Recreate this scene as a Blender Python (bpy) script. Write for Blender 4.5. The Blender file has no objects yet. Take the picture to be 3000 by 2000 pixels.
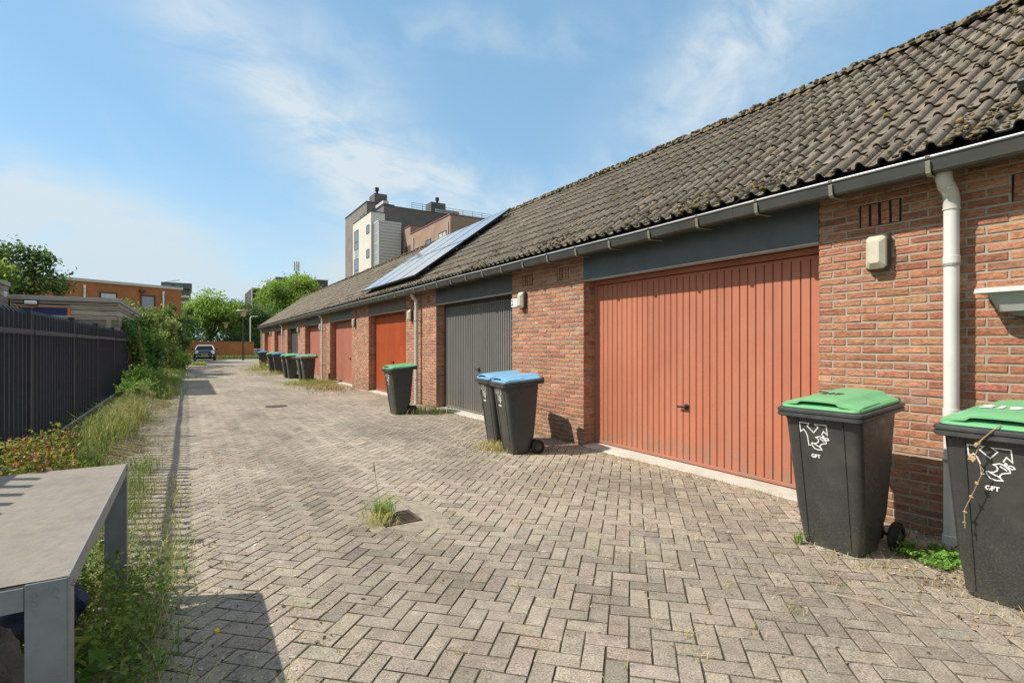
import bpy, math, random
import numpy as np
from mathutils import Vector, Matrix, Euler

# ------------------------------------------------------------------ camera, sky, sun, exposure
SC = bpy.context.scene
COL = SC.collection
TH = math.radians(32.03)
cam_d = bpy.data.cameras.new("camera")
cam = bpy.data.objects.new("camera", cam_d)
COL.objects.link(cam)
cam.location = (0, 0, 1.40)
cam.rotation_euler = (math.radians(90), 0, -TH)
cam_d.sensor_width = 36.0
cam_d.lens = 18.228
cam_d.shift_y = 0.0035
cam_d.clip_start = 0.05
cam_d.clip_end = 5000
SC.camera = cam
SC.view_settings.view_transform = 'Standard'
SC.view_settings.look = 'None'
SC.view_settings.exposure = 0.62
SC.view_settings.gamma = 1.0
SC.view_settings.use_curve_mapping = False
SC.render.film_transparent = False
SC.cycles.max_bounces = 6
SC.cycles.transparent_max_bounces = 12
SC.cycles.use_denoising = True

SUN_EL = math.radians(45.9)
SUN_AZ = math.atan2(-1.0, 0.52)          # clockwise from +Y, where the sun stands
sun_dir = Vector((math.sin(SUN_AZ) * math.cos(SUN_EL), math.cos(SUN_AZ) * math.cos(SUN_EL), math.sin(SUN_EL)))
sun_d = bpy.data.lights.new("sun", 'SUN')
sun_d.energy = 4.2
sun_d.angle = math.radians(0.55)
sun_d.color = (1.0, 0.925, 0.82)
sun = bpy.data.objects.new("sun", sun_d)
COL.objects.link(sun)
sun.rotation_euler = sun_dir.to_track_quat('Z', 'Y').to_euler()
sun.location = (-30, 15, 40)


class NT:
    """tiny node-tree helper"""
    def __init__(s, tree):
        s.t = tree
        s.n = tree.nodes
        s.l = tree.links

    def add(s, typ, **kw):
        n = s.n.new(typ)
        for k, v in kw.items():
            setattr(n, k, v)
        return n

    def put(s, sock, v):
        if isinstance(v, bpy.types.NodeSocket):
            s.l.new(v, sock)
        elif isinstance(v, (tuple, list)) and len(v) == 3 and sock.type == 'RGBA':
            sock.default_value = (v[0], v[1], v[2], 1)
        else:
            sock.default_value = v

    def math(s, op, a, b=0.0, c=None, clamp=False):
        n = s.add('ShaderNodeMath', operation=op, use_clamp=clamp)
        s.put(n.inputs[0], a)
        s.put(n.inputs[1], b)
        if c is not None:
            s.put(n.inputs[2], c)
        return n.outputs[0]

    def mix(s, f, a, b, mode='MIX'):
        n = s.add('ShaderNodeMix', data_type='RGBA', blend_type=mode)
        s.put(n.inputs[0], f)
        s.put(n.inputs[6], a)
        s.put(n.inputs[7], b)
        return n.outputs[2]

    def noise(s, vec, scale, detail=4, rough=0.55, dist=0.0):
        n = s.add('ShaderNodeTexNoise')
        if vec is not None:
            s.l.new(vec, n.inputs['Vector'])
        n.inputs['Scale'].default_value = scale
        n.inputs['Detail'].default_value = detail
        n.inputs['Roughness'].default_value = rough
        n.inputs['Distortion'].default_value = dist
        return n.outputs['Fac']

    def map(s, v, a, b, c=0.0, d=1.0, smooth=False):
        n = s.add('ShaderNodeMapRange')
        if smooth:
            n.interpolation_type = 'SMOOTHSTEP'
        s.put(n.inputs[0], v)
        for i, x in enumerate((a, b, c, d)):
            n.inputs[i + 1].default_value = x
        return n.outputs[0]

    def scale(s, vec, sc, loc=(0, 0, 0), rot=(0, 0, 0)):
        n = s.add('ShaderNodeMapping')
        s.l.new(vec, n.inputs[0])
        n.inputs['Scale'].default_value = sc
        n.inputs['Location'].default_value = loc
        n.inputs['Rotation'].default_value = rot
        return n.outputs[0]

    def vmath(s, op, a, b):
        n = s.add('ShaderNodeVectorMath', operation=op)
        s.put(n.inputs[0], a)
        s.put(n.inputs[1], b)
        return n.outputs['Value'] if op == 'DOT_PRODUCT' else n.outputs[0]


# ---- world: daylight sky with drifting cirrus, everything laid out by compass direction
world = bpy.data.worlds.new("World")
SC.world = world
world.use_nodes = True
W = NT(world.node_tree)
for n in list(W.n):
    W.n.remove(n)
out = W.add('ShaderNodeOutputWorld')
bg = W.add('ShaderNodeBackground')
W.l.new(bg.outputs[0], out.inputs[0])
sky = W.add('ShaderNodeTexSky', sky_type='NISHITA')
sky.sun_disc = False
sky.sun_elevation = SUN_EL
sky.sun_rotation = SUN_AZ
sky.altitude = 0
sky.air_density = 1.0
sky.dust_density = 0.15
sky.ozone_density = 1.2
SKY_STRENGTH = 0.15
bg.inputs[1].default_value = SKY_STRENGTH
tc = W.add('ShaderNodeTexCoord')
dirv = tc.outputs['Generated']
sx = W.add('ShaderNodeSeparateXYZ')
W.l.new(dirv, sx.inputs[0])
n_big = W.noise(dirv, 2.2, 6, 0.6, 0.6)
n_mid = W.noise(W.scale(dirv, (5, 5, 8), rot=(0.5, 0.3, 0.9)), 1.0, 8, 0.62, 0.9)
n_fib = W.noise(W.scale(dirv, (4, 16, 14), rot=(0.3, 0.75, 0.55)), 1.0, 7, 0.6, 0.6)
cloud = None


def cloud_band(az0, el0, az1, el1, width, strength, lo, hi):
    """a streak of cirrus along the great circle between two compass directions (degrees)"""
    def dv(a, e):
        a, e = math.radians(a), math.radians(e)
        return Vector((math.sin(a) * math.cos(e), math.cos(a) * math.cos(e), math.sin(e)))
    A, B = dv(az0, el0), dv(az1, el1)
    N = A.cross(B).normalized()
    M = (A + B).normalized()
    half = A.angle(B) / 2
    d = W.vmath('DOT_PRODUCT', dirv, tuple(N))
    d = W.math('ADD', d, W.math('MULTIPLY', W.math('SUBTRACT', n_big, 0.5), width * 1.5))
    d = W.math('ABSOLUTE', d)
    g = W.map(d, width, 0.0, 0, 1, True)
    al = W.vmath('DOT_PRODUCT', dirv, tuple(M))
    g2 = W.map(al, math.cos(half + 0.16), math.cos(max(half - 0.10, 0.02)), 0, 1, True)
    tex = W.math('ADD', W.math('MULTIPLY', n_mid, 0.40), W.math('MULTIPLY', n_fib, 0.60))
    t = W.map(tex, lo, hi, 0, 1, True)
    r = W.math('MULTIPLY', W.math('MULTIPLY', g, g2), W.math('MULTIPLY', t, strength))
    return r


BANDS = [
    (-2.8, 31.5, 17, 19.5, 0.20, 0.62, 0.22, 0.74),
    (3.0, 27, 12, 21.5, 0.07, 0.50, 0.30, 0.66),
    (13, 20, 25, 12, 0.17, 0.62, 0.22, 0.72),
    (18, 17, 36, 15, 0.11, 0.60, 0.30, 0.65),
    (-18, 13.5, -3, 10.0, 0.09, 0.85, 0.28, 0.60),
    (-20, 8.0, 6, 4.5, 0.08, 0.75, 0.30, 0.62),
    (14, 7, 40, 8.5, 0.12, 0.70, 0.25, 0.60),
    (44, 19, 72, 33, 0.20, 0.60, 0.22, 0.74),
    (52, 27, 70, 38, 0.12, 0.60, 0.32, 0.66),
    (18, 30, 40, 31, 0.06, 0.35, 0.38, 0.66),
]
for b in BANDS:
    r = cloud_band(*b)
    cloud = r if cloud is None else W.math('ADD', cloud, r)
# scattered high cloud elsewhere in the sky, and a milky horizon
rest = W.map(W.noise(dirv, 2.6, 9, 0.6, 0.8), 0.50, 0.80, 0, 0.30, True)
hor = W.map(sx.outputs['Z'], 0.34, 0.0, 0, 0.82, True)
# unseen broken cloud added behind and above the camera as neutral fill light
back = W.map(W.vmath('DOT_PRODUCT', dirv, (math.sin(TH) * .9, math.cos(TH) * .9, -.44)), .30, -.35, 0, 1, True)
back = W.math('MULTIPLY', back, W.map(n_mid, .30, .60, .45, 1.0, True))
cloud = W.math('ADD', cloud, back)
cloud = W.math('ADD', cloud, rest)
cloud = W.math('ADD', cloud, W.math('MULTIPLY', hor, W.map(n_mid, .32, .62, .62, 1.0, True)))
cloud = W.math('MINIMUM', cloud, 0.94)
up = W.map(sx.outputs['Z'], 0.0, 0.30, 0.0, 1.0, True)
ccol = W.mix(up, (2.70, 3.20, 3.50), (3.05, 3.48, 3.76))
skyc = W.mix(1.0, sky.outputs[0], (0.84, 1.0, 1.0), 'MULTIPLY')
skyc = W.mix(0.60, skyc, (1.24, 2.18, 3.02))      # a thin even veil of high haze
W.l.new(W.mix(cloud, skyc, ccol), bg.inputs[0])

R = random.Random(11)
NR = np.random.default_rng(7)

# ------------------------------------------------------------------ helpers: objects

def wloc(o):
    v = Vector((0, 0, 0))
    while o is not None:
        v = v + o.location
        o = o.parent
    return v


def tag(o, label=None, cat=None, group=None, kind=None):
    if label: o['label'] = label
    if cat: o['category'] = cat
    if group: o['group'] = group
    if kind: o['kind'] = kind
    return o


def thing(name, loc, label, cat, group=None, rz=0.0):
    o = bpy.data.objects.new(name, None)
    COL.objects.link(o)
    o.location = loc
    o.rotation_euler = (0, 0, rz)
    o.empty_display_size = 0.2
    return tag(o, label, cat, group)


def copy_tree(o, parent=None):
    c = o.copy()
    COL.objects.link(c)
    if parent is not None:
        c.parent = parent
    for ch in list(o.children):
        copy_tree(ch, c)
    return c


def finish(name, me, mats, parent=None, smooth=None, local=False):
    """link a mesh as one object; vertices are world coordinates unless local"""
    if not isinstance(mats, (list, tuple)):
        mats = [mats]
    for m in mats:
        me.materials.append(m)
    o = bpy.data.objects.new(name, me)
    COL.objects.link(o)
    if parent is not None:
        if not local:
            off = wloc(parent)
            if off.length > 0:
                me.transform(Matrix.Translation(-off))
        o.parent = parent
    if smooth is not None:
        me.shade_smooth()
        me.set_sharp_from_angle(angle=math.radians(smooth))
    return o


class MB:
    """collects shapes; build() makes them ONE mesh object"""
    def __init__(s):
        s.v = []
        s.f = []
        s.m = []
        s.mi = 0

    def _add(s, vs, fs):
        b = len(s.v)
        s.v += [tuple(v) for v in vs]
        for f in fs:
            s.f.append(tuple(i + b for i in f))
            s.m.append(s.mi)

    def box(s, x0, x1, y0, y1, z0, z1, bev=0.0, rz=0.0, piv=None):
        if x0 > x1: x0, x1 = x1, x0
        if y0 > y1: y0, y1 = y1, y0
        if z0 > z1: z0, z1 = z1, z0
        b = min(bev, (x1 - x0) * .45, (y1 - y0) * .45, (z1 - z0) * .45)
        if b <= 0:
            vs = [(x, y, z) for z in (z0, z1) for x, y in ((x0, y0), (x1, y0), (x1, y1), (x0, y1))]
            fs = [(3, 2, 1, 0), (4, 5, 6, 7), (0, 1, 5, 4), (1, 2, 6, 5), (2, 3, 7, 6), (3, 0, 4, 7)]
        else:
            def ring(i, z):
                return [(x0 + i + b, y0 + i, z), (x1 - i - b, y0 + i, z), (x1 - i, y0 + i + b, z), (x1 - i, y1 - i - b, z),
                        (x1 - i - b, y1 - i, z), (x0 + i + b, y1 - i, z), (x0 + i, y1 - i - b, z), (x0 + i, y0 + i + b, z)]
            c = b * .5
            def ring2(z):
                return [(x0 + b, y0 + b * .9, z), (x1 - b, y0 + b * .9, z), (x1 - b * .9, y0 + b, z), (x1 - b * .9, y1 - b, z),
                        (x1 - b, y1 - b * .9, z), (x0 + b, y1 - b * .9, z), (x0 + b * .9, y1 - b, z), (x0 + b * .9, y0 + b, z)]
            rr = [ring2(z0), ring(0, z0 + b), ring(0, z1 - b), ring2(z1)]
            vs = sum(rr, [])
            fs = [tuple(range(7, -1, -1)), tuple(range(24, 32))]
            for k in range(3):
                for i in range(8):
                    j = (i + 1) % 8
                    fs.append((k * 8 + i, k * 8 + j, k * 8 + 8 + j, k * 8 + 8 + i))
        if rz:
            p = piv or ((x0 + x1) / 2, (y0 + y1) / 2)
            c_, s_ = math.cos(rz), math.sin(rz)
            vs = [(p[0] + (x - p[0]) * c_ - (y - p[1]) * s_, p[1] + (x - p[0]) * s_ + (y - p[1]) * c_, z) for x, y, z in vs]
        s._add(vs, fs)

    def loft(s, rings, cap0=True, cap1=True, closed=True):
        n = len(rings[0])
        vs = sum([list(r) for r in rings], [])
        fs = []
        for k in range(len(rings) - 1):
            for i in range(n if closed else n - 1):
                j = (i + 1) % n
                fs.append((k * n + i, k * n + j, (k + 1) * n + j, (k + 1) * n + i))
        if cap0: fs.append(tuple(range(n - 1, -1, -1)))
        if cap1: fs.append(tuple((len(rings) - 1) * n + i for i in range(n)))
        s._add(vs, fs)

    def tube(s, pts, rad, n=10, caps=True):
        """tapered round tube along a polyline; rad a number or a list"""
        P = [Vector(p) for p in pts]
        if not isinstance(rad, (list, tuple)):
            rad = [rad] * len(P)
        rings = []
        up = None
        for i, p in enumerate(P):
            if i == 0: d = P[1] - P[0]
            elif i == len(P) - 1: d = P[-1] - P[-2]
            else: d = (P[i + 1] - P[i]).normalized() + (P[i] - P[i - 1]).normalized()
            d.normalize()
            if up is None:
                a = Vector((0, 0, 1)) if abs(d.z) < .9 else Vector((1, 0, 0))
                u = d.cross(a).normalized()
            else:
                u = (up - d * up.dot(d)).normalized()
            up = u
            w = d.cross(u)
            rings.append([p + (u * math.cos(2 * math.pi * k / n) + w * math.sin(2 * math.pi * k / n)) * rad[i] for k in range(n)])
        s.loft(rings, caps, caps)

    def lathe(s, cx, cy, prof, n=16, axis='z'):
        rings = []
        for r, h in prof:
            rg = []
            for k in range(n):
                a = 2 * math.pi * k / n
                if axis == 'z': rg.append((cx + r * math.cos(a), cy + r * math.sin(a), h))
                elif axis == 'y': rg.append((cx + r * math.cos(a), h, cy + r * math.sin(a)))
                else: rg.append((h, cx + r * math.cos(a), cy + r * math.sin(a)))
            rings.append(rg)
        s.loft(rings)

    def extrude_y(s, prof, y0, y1):
        """closed (x,z) outline extruded along y"""
        s.loft([[(x, y0, z) for x, z in prof], [(x, y1, z) for x, z in prof]])

    def ribbon(s, pts, w, nrm):
        """flat stroke of width w along a polyline lying in a plane with normal nrm"""
        P = [Vector(p) for p in pts]
        nrm = Vector(nrm)
        L, Rr = [], []
        for i, p in enumerate(P):
            a = (P[i] - P[i - 1]).normalized() if i > 0 else None
            b = (P[i + 1] - P[i]).normalized() if i < len(P) - 1 else None
            if a is None: a = b
            if b is None: b = a
            t = (a + b)
            if t.length < 1e-4: t = a
            t.normalize()
            sd = nrm.cross(t).normalized()
            k = 1 / max(.45, sd.dot(nrm.cross(a).normalized()))
            L.append(p + sd * w / 2 * k)
            Rr.append(p - sd * w / 2 * k)
        n = len(P)
        s._add(L + Rr, [(i, i + 1, n + i + 1, n + i) for i in range(n - 1)])

    def build(s, name, mats, parent=None, smooth=None, local=False):
        me = bpy.data.meshes.new(name)
        me.from_pydata(s.v, [], s.f)
        if any(s.m):
            me.polygons.foreach_set('material_index', s.m)
        me.update()
        return finish(name, me, mats, parent, smooth, local)


def np_mesh(name, V, F, mats, cols=None, parent=None, smooth=None, local=False, fm=None):
    """big mesh from arrays: V (n,3), F list of (k,3|4) index arrays, cols (n,3) vertex colours"""
    me = bpy.data.meshes.new(name)
    V = np.asarray(V, np.float32)
    loops = np.concatenate([f.reshape(-1) for f in F]).astype(np.int32)
    tot = np.concatenate([np.full(len(f), f.shape[1], np.int32) for f in F])
    start = np.concatenate([[0], np.cumsum(tot)[:-1]]).astype(np.int32)
    me.vertices.add(len(V)); me.vertices.foreach_set('co', V.reshape(-1))
    me.loops.add(len(loops)); me.loops.foreach_set('vertex_index', loops)
    me.polygons.add(len(tot)); me.polygons.foreach_set('loop_start', start); me.polygons.foreach_set('loop_total', tot)
    if fm is not None:
        me.polygons.foreach_set('material_index', np.asarray(fm, np.int32))
    if cols is not None:
        a = me.color_attributes.new('Col', 'FLOAT_COLOR', 'POINT')
        c = np.ones((len(V), 4), np.float32)
        c[:, :3] = cols
        a.data.foreach_set('color', c.reshape(-1))
    me.update(calc_edges=True)
    me.validate()
    if smooth is None:
        me.shade_flat()
    return finish(name, me, mats, parent, smooth, local)


def pick_cols(n, palette, weights=None, var=0.10):
    p = np.array(palette, np.float32)
    w = None if weights is None else np.array(weights, float) / sum(weights)
    c = p[NR.choice(len(p), n, p=w)]
    return np.clip(c * (1 + NR.normal(0, var, (n, 1))) * (1 + NR.normal(0, var * .3, (n, 3))), 0.004, 1)


def bricks(C, A, B, U, Vv, N, depth=0.02, bev=0.003, jit=0.0012, tilt=0.004):
    """batch of blocks: centres C (n,3), half sizes A, B along unit axes U, V; N looks outwards. 12 vertices, 9 faces each"""
    n = len(C)
    U, Vv, N = (np.asarray(x, float) for x in (U, Vv, N))
    U, Vv, N = (np.tile(q_, (n, 1)) if q_.ndim == 1 else q_ for q_ in (U, Vv, N))
    A = np.broadcast_to(A, n).astype(float); B = np.broadcast_to(B, n).astype(float)
    sg = np.array([(-1, -1), (1, -1), (1, 1), (-1, 1)], float)
    tl = NR.normal(0, tilt, (n, 2))
    out = np.zeros((n, 12, 3))
    for r, (ins, dep) in enumerate(((bev, 0.0), (0.0, bev * .9), (0.0, depth))):
        for k in range(4):
            a = (A - ins) * sg[k, 0] + NR.normal(0, jit, n)
            b = (B - ins) * sg[k, 1] + NR.normal(0, jit, n)
            h = -dep + tl[:, 0] * a + tl[:, 1] * b
            out[:, r * 4 + k] = C + U * a[:, None] + Vv * b[:, None] + N * h[:, None]
    base = np.array([[0, 1, 2, 3]] + [[k + 4, (k + 1) % 4 + 4, (k + 1) % 4, k] for k in range(4)] +
                    [[k + 8, (k + 1) % 4 + 8, (k + 1) % 4 + 4, k + 4] for k in range(4)])
    # orientation: U x V should be N
    flip = np.einsum('ij,ij->i', np.cross(U, Vv), N) < 0
    F = base[None] + (np.arange(n) * 12)[:, None, None]
    F = np.where(flip[:, None, None], F[:, :, ::-1], F)
    return out.reshape(-1, 3), F.reshape(-1, 4)


def cat_meshes(parts):
    V, F, o = [], [], 0
    for v, f in parts:
        V.append(v); F.append(f + o); o += len(v)
    return np.concatenate(V), np.concatenate(F)


def box_np(x0, x1, y0, y1, z0, z1):
    v = np.array([(x, y, z) for z in (z0, z1) for x, y in ((x0, y0), (x1, y0), (x1, y1), (x0, y1))], float)
    f = np.array([(3, 2, 1, 0), (4, 5, 6, 7), (0, 1, 5, 4), (1, 2, 6, 5), (2, 3, 7, 6), (3, 0, 4, 7)])
    return v, f


def text_mesh(body, size, ext=0.0008, bold=0.0):
    cu = bpy.data.curves.new('lettering', 'FONT')
    cu.body = body
    cu.size = size
    cu.align_x = 'CENTER'
    cu.align_y = 'CENTER'
    cu.extrude = ext
    cu.offset = bold
    cu.resolution_u = 3
    o = bpy.data.objects.new('lettering', cu)
    COL.objects.link(o)
    dg = bpy.context.evaluated_depsgraph_get()
    me = bpy.data.meshes.new_from_object(o.evaluated_get(dg))
    bpy.data.objects.remove(o)
    bpy.data.curves.remove(cu)
    me.materials.clear()
    return me

# ------------------------------------------------------------------ helpers: materials
MATS = {}


def mat(name, col=(.5, .5, .5), rough=.7, metal=0.0, var=0.12, vscale=6.0, bump=0.0, bscale=60.0, attr=False, spec=0.5,
        dirt=None, dscale=2.0, damt=0.4, trans=0.0, coat=0.0, stretch=(1, 1, 1), detail=5):
    m = bpy.data.materials.new(name)
    m.use_nodes = True
    T = NT(m.node_tree)
    p = T.n['Principled BSDF']
    tcn = T.add('ShaderNodeTexCoord')
    v = T.scale(tcn.outputs['Object'], stretch)
    c = col
    if attr:
        a = T.add('ShaderNodeAttribute', attribute_name='Col')
        c = a.outputs['Color']
    if var > 0:
        nz = T.noise(v, vscale, detail, .6)
        f = T.map(nz, .3, .7, 1 - var, 1 + var)
        c = T.mix(1.0, c, T.add('ShaderNodeCombineColor').outputs[0], 'MULTIPLY') if False else c
        vm = T.add('ShaderNodeVectorMath', operation='SCALE')
        T.put(vm.inputs[0], c if isinstance(c, bpy.types.NodeSocket) else tuple(c))
        T.l.new(f, vm.inputs['Scale'])
        c = vm.outputs[0]
    if dirt is not None:
        d = T.map(T.noise(v, dscale, 7, .65, .3), .45, .72, 0, damt, True)
        c = T.mix(d, c, dirt)
    T.put(p.inputs['Base Color'], c)
    p.inputs['Roughness'].default_value = rough
    p.inputs['Metallic'].default_value = metal
    p.inputs['Specular IOR Level'].default_value = spec
    if coat: p.inputs['Coat Weight'].default_value = coat
    if bump > 0:
        bn = T.add('ShaderNodeBump')
        bn.inputs['Distance'].default_value = bump
        bn.inputs['Strength'].default_value = 1.0
        T.l.new(T.noise(v, bscale, 6, .65), bn.inputs['Height'])
        T.l.new(bn.outputs[0], p.inputs['Normal'])
    if trans > 0:
        tr = T.add('ShaderNodeBsdfTranslucent')
        T.put(tr.inputs[0], c)
        ms = T.add('ShaderNodeMixShader')
        ms.inputs[0].default_value = trans
        T.l.new(p.outputs[0], ms.inputs[1])
        T.l.new(tr.outputs[0], ms.inputs[2])
        T.l.new(ms.outputs[0], T.n['Material Output'].inputs[0])
    MATS[name] = m
    return m


# plants and simple paints
M_LEAF = mat('leaf', attr=True, var=.12, vscale=3, rough=.5, trans=.48, spec=.35)
M_GRASS = mat('grass_blade', attr=True, var=.10, vscale=3, rough=.6, trans=.30, spec=.25)
M_BARK = mat('bark', (.085, .065, .048), .9, var=.3, vscale=14, bump=.01, bscale=30, stretch=(1, 1, .25))
M_STEM = mat('stem', (.16, .17, .06), .8, var=.2)
M_DRYSTEM = mat('dry_stem', (.36, .25, .12), .85, var=.25, vscale=20)
M_ZINC = mat('zinc', (.075, .078, .070), .42, metal=.45, var=.22, vscale=3, dirt=(.10, .095, .075), dscale=5, damt=.45, bump=.0015, bscale=12)
M_ZINC_EDGE = mat('zinc_lip', (.46, .46, .45), .36, metal=.35, var=.12, vscale=4)
M_PVC = mat('white_pvc', (.60, .60, .565), .40, var=.06, vscale=3, dirt=(.42, .39, .32), dscale=3.5, damt=.30)
M_PVC_OLD = mat('grey_pvc', (.50, .49, .43), .50, var=.08, vscale=5, dirt=(.32, .29, .22), dscale=5, damt=.4)
M_RUST = mat('rust_iron', (.085, .058, .045), .85, metal=.2, var=.3, vscale=20, bump=.002, bscale=60)
M_BLACK = mat('black_metal', (.012, .012, .013), .5, var=.1)
M_DARKGAP = mat('dark_gap', (.012, .010, .009), .95, var=.1)
M_WHITEPAINT = mat('white_paint', (.78, .78, .76), .5, var=.05)
M_BLACKPAINT = mat('black_paint', (.012, .014, .012), .6, var=.1)
M_CONC = mat('concrete', (.36, .335, .29), .9, var=.16, vscale=7, dirt=(.20, .185, .15), dscale=2.6, damt=.5, bump=.003, bscale=50)
M_GALV = mat('galvanised_steel', (.23, .255, .275), .5, metal=.35, var=.16, vscale=9, dirt=(.30, .325, .34), dscale=6, damt=.4, bump=.0006, bscale=40)
M_GLASS_DARK = mat('window_glass', (.03, .04, .05), .06, var=.1, spec=.9)
M_TRIMW = mat('pale_trim', (.55, .53, .49), .6, var=.08)

# ------------------------------------------------------------------ ground, paving, verge
def smooth(a, b, x):
    t = np.clip((x - a) / (b - a), 0, 1)
    return t * t * (3 - 2 * t)


DRAIN = (1.47, 4.12)


def gz(x, y):
    """height of the paved lane"""
    x = np.asarray(x, float); y = np.asarray(y, float)
    h = 0.03 * smooth(3.3, 4.45, x)
    h = h - 0.028 * np.exp(-(((x - DRAIN[0]) / .75) ** 2 + ((y - DRAIN[1]) / .95) ** 2))
    h = h + 0.0085 * np.sin(1.7 * x + .6 * y) * np.sin(.83 * y - .9 * x + 1) + 0.004 * np.sin(3.1 * y + 2 * x)
    return h * np.where(y > 44, 0, 1)


M_GROUND = mat('rough_ground', (.075, .085, .035), .95, var=.4, vscale=.6, dirt=(.17, .13, .08), dscale=.3, damt=.6)
mb = MB()
mb._add([(-900, -300, -.12), (900, -300, -.12), (900, 1500, -.12), (-900, 1500, -.12)], [(0, 1, 2, 3)])
tag(mb.build('ground', M_GROUND), kind='structure')


def paver_material():
    m = bpy.data.materials.new('paver')
    m.use_nodes = True
    T = NT(m.node_tree)
    p = T.n['Principled BSDF']
    v = T.add('ShaderNodeTexCoord').outputs['Object']
    a = T.add('ShaderNodeAttribute', attribute_name='Col').outputs['Color']
    speck = T.map(T.noise(v, 115, 4, .80), .32, .68, .38, 1.62)
    blotch = T.map(T.noise(v, 11, 6, .65), .35, .7, .82, 1.14)
    wide = T.map(T.noise(T.scale(v, (1, .55, 1)), .8, 5, .6, .5), .35, .68, .76, 1.16)
    f = T.math('MULTIPLY', T.math('MULTIPLY', speck, blotch), wide)
    vm = T.add('ShaderNodeVectorMath', operation='SCALE')
    T.l.new(a, vm.inputs[0]); T.l.new(f, vm.inputs['Scale'])
    c = vm.outputs[0]
    # sandy dust lying in drifts, dark damp stains, pale lichen discs
    dust = T.map(T.noise(v, 1.3, 8, .66, .4), .50, .74, 0, .55, True)
    c = T.mix(dust, c, (.40, .345, .265))
    oil = T.map(T.noise(T.scale(v, (1, .8, 1), loc=(2, 8, 0)), .9, 4, .55, .3), .66, .72, 0, .35, True)
    c = T.mix(oil, c, (.11, .098, .080))
    dark = T.map(T.noise(T.scale(v, (1, 1, 1), loc=(7, 3, 0)), 1.9, 8, .7, .2), .53, .75, 0, .48, True)
    c = T.mix(dark, c, (.13, .115, .085))
    vo = T.add('ShaderNodeTexVoronoi')
    T.l.new(v, vo.inputs['Vector']); vo.inputs['Scale'].default_value = 6.5
    sp = T.map(vo.outputs['Distance'], .13, .07, 0, 1)
    sp = T.math('MULTIPLY', sp, T.map(T.noise(v, 30, 3, .7), .45, .6, 0, .55))
    c = T.mix(sp, c, (.55, .53, .48))
    T.l.new(c, p.inputs['Base Color'])
    p.inputs['Roughness'].default_value = .93
    p.inputs['Specular IOR Level'].default_value = .25
    b = T.add('ShaderNodeBump'); b.inputs['Distance'].default_value = .0035
    T.l.new(T.noise(v, 150, 4, .7), b.inputs['Height'])
    T.l.new(b.outputs[0], p.inputs['Normal'])
    return m


M_PAVER = paver_material()
M_JOINT = mat('joint_sand', attr=True, rough=.97, var=.35, vscale=9, dirt=(.085, .082, .028), dscale=2.2, damt=.7, bump=.004, bscale=160)

a_ = 0.1035                       # half paver plus joint
e1 = np.array([math.sqrt(.5), math.sqrt(.5), 0]); e2 = np.array([-math.sqrt(.5), math.sqrt(.5), 0]); ez = np.array([0, 0, 1.])
cells = []
for i in range(-40, 480):
    for j in range(-80, 480):
        t = (i - j) % 4
        if t == 0: c = ((i + 1) * a_, (j + .5) * a_, 0)
        elif t == 3: c = ((i + .5) * a_, (j + 1) * a_, 1)
        else: continue
        x = (c[0] - c[1]) * math.sqrt(.5) + .05; y = (c[0] + c[1]) * math.sqrt(.5) - 1.4
        if -1.25 < x < 4.70 and -1.2 < y < 43.4:
            if x > 4.50 and True:
                if x > 4.53: continue
            if abs(x - DRAIN[0]) < .25 and abs(y - DRAIN[1]) < .25: continue
            cells.append((x, y, c[2]))
cells = np.array(cells)
n = len(cells)
Cc = np.zeros((n, 3)); Cc[:, :2] = cells[:, :2]
Cc[:, 2] = gz(Cc[:, 0], Cc[:, 1]) + NR.normal(0, .0014, n)
hor_ = cells[:, 2] == 0
Uu = np.where(hor_[:, None], e1, e2); Vv_ = np.where(hor_[:, None], e2, -e1)
# follow the slope of the lane
near = Cc[:, 1] < 14
V1, F1 = bricks(Cc, a_ - np.where(near, .0046, .0028), a_ / 2 - np.where(near, .0046, .0028), Uu, Vv_, ez, depth=.03, bev=.0026, jit=.0017, tilt=np.where(near, .006, .0025)[:, None])
V1[:, 2] += (gz(V1[:, 0], V1[:, 1]) - np.repeat(Cc[:, 2], 12)) * .9
pc = pick_cols(n, [(.312, .264, .208), (.294, .252, .200), (.332, .283, .223), (.268, .233, .185), (.308, .258, .204)], [4, 3, 3, 1.2, 2], .055)
pc *= np.where(NR.random((n, 1)) < .06, .80, 1.0)
pc *= (1 - .10 * np.exp(-((Cc[:, :1] - 1.15) / .33) ** 2) - .09 * np.exp(-((Cc[:, :1] - 2.75) / .33) ** 2)) * 1.03
pc = np.repeat(pc, 12, 0)
gx = np.arange(-1.9, 4.95, .11); gy = np.arange(-1.4, 43.8, .11)
GX, GY = np.meshgrid(gx, gy)
SAND = np.clip(smooth(3.55, 4.2, GX) * smooth(2.5, 1.5, GY) + .75 * smooth(4.2, 4.5, GX) + .5 * smooth(.1, -.5, GX), 0, 1)
bed = np.stack([GX, GY, gz(GX, GY) - .0078 + .0046 * smooth(6, 16, GY) + .003 * NR.random(GX.shape) + SAND * .0105 * NR.random(GX.shape) ** .7], -1).reshape(-1, 3)
w_ = len(gx)
q = np.array([[r * w_ + c, r * w_ + c + 1, (r + 1) * w_ + c + 1, (r + 1) * w_ + c] for r in range(len(gy) - 1) for c in range(w_ - 1)])
qc = bed[q[:, 0]]
q = q[~((np.abs(qc[:, 0] + .055 - DRAIN[0]) < .17) & (np.abs(qc[:, 1] + .055 - DRAIN[1]) < .17))]
mixs = np.clip(SAND * 1.0 + .45 * smooth(8, 18, GY), 0, 1).reshape(-1, 1)
bedc = np.array([.062, .052, .034]) * (1 - mixs) + np.array([.33, .28, .21]) * mixs
VV, FF = cat_meshes([(V1, F1), (bed, q)])
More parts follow.
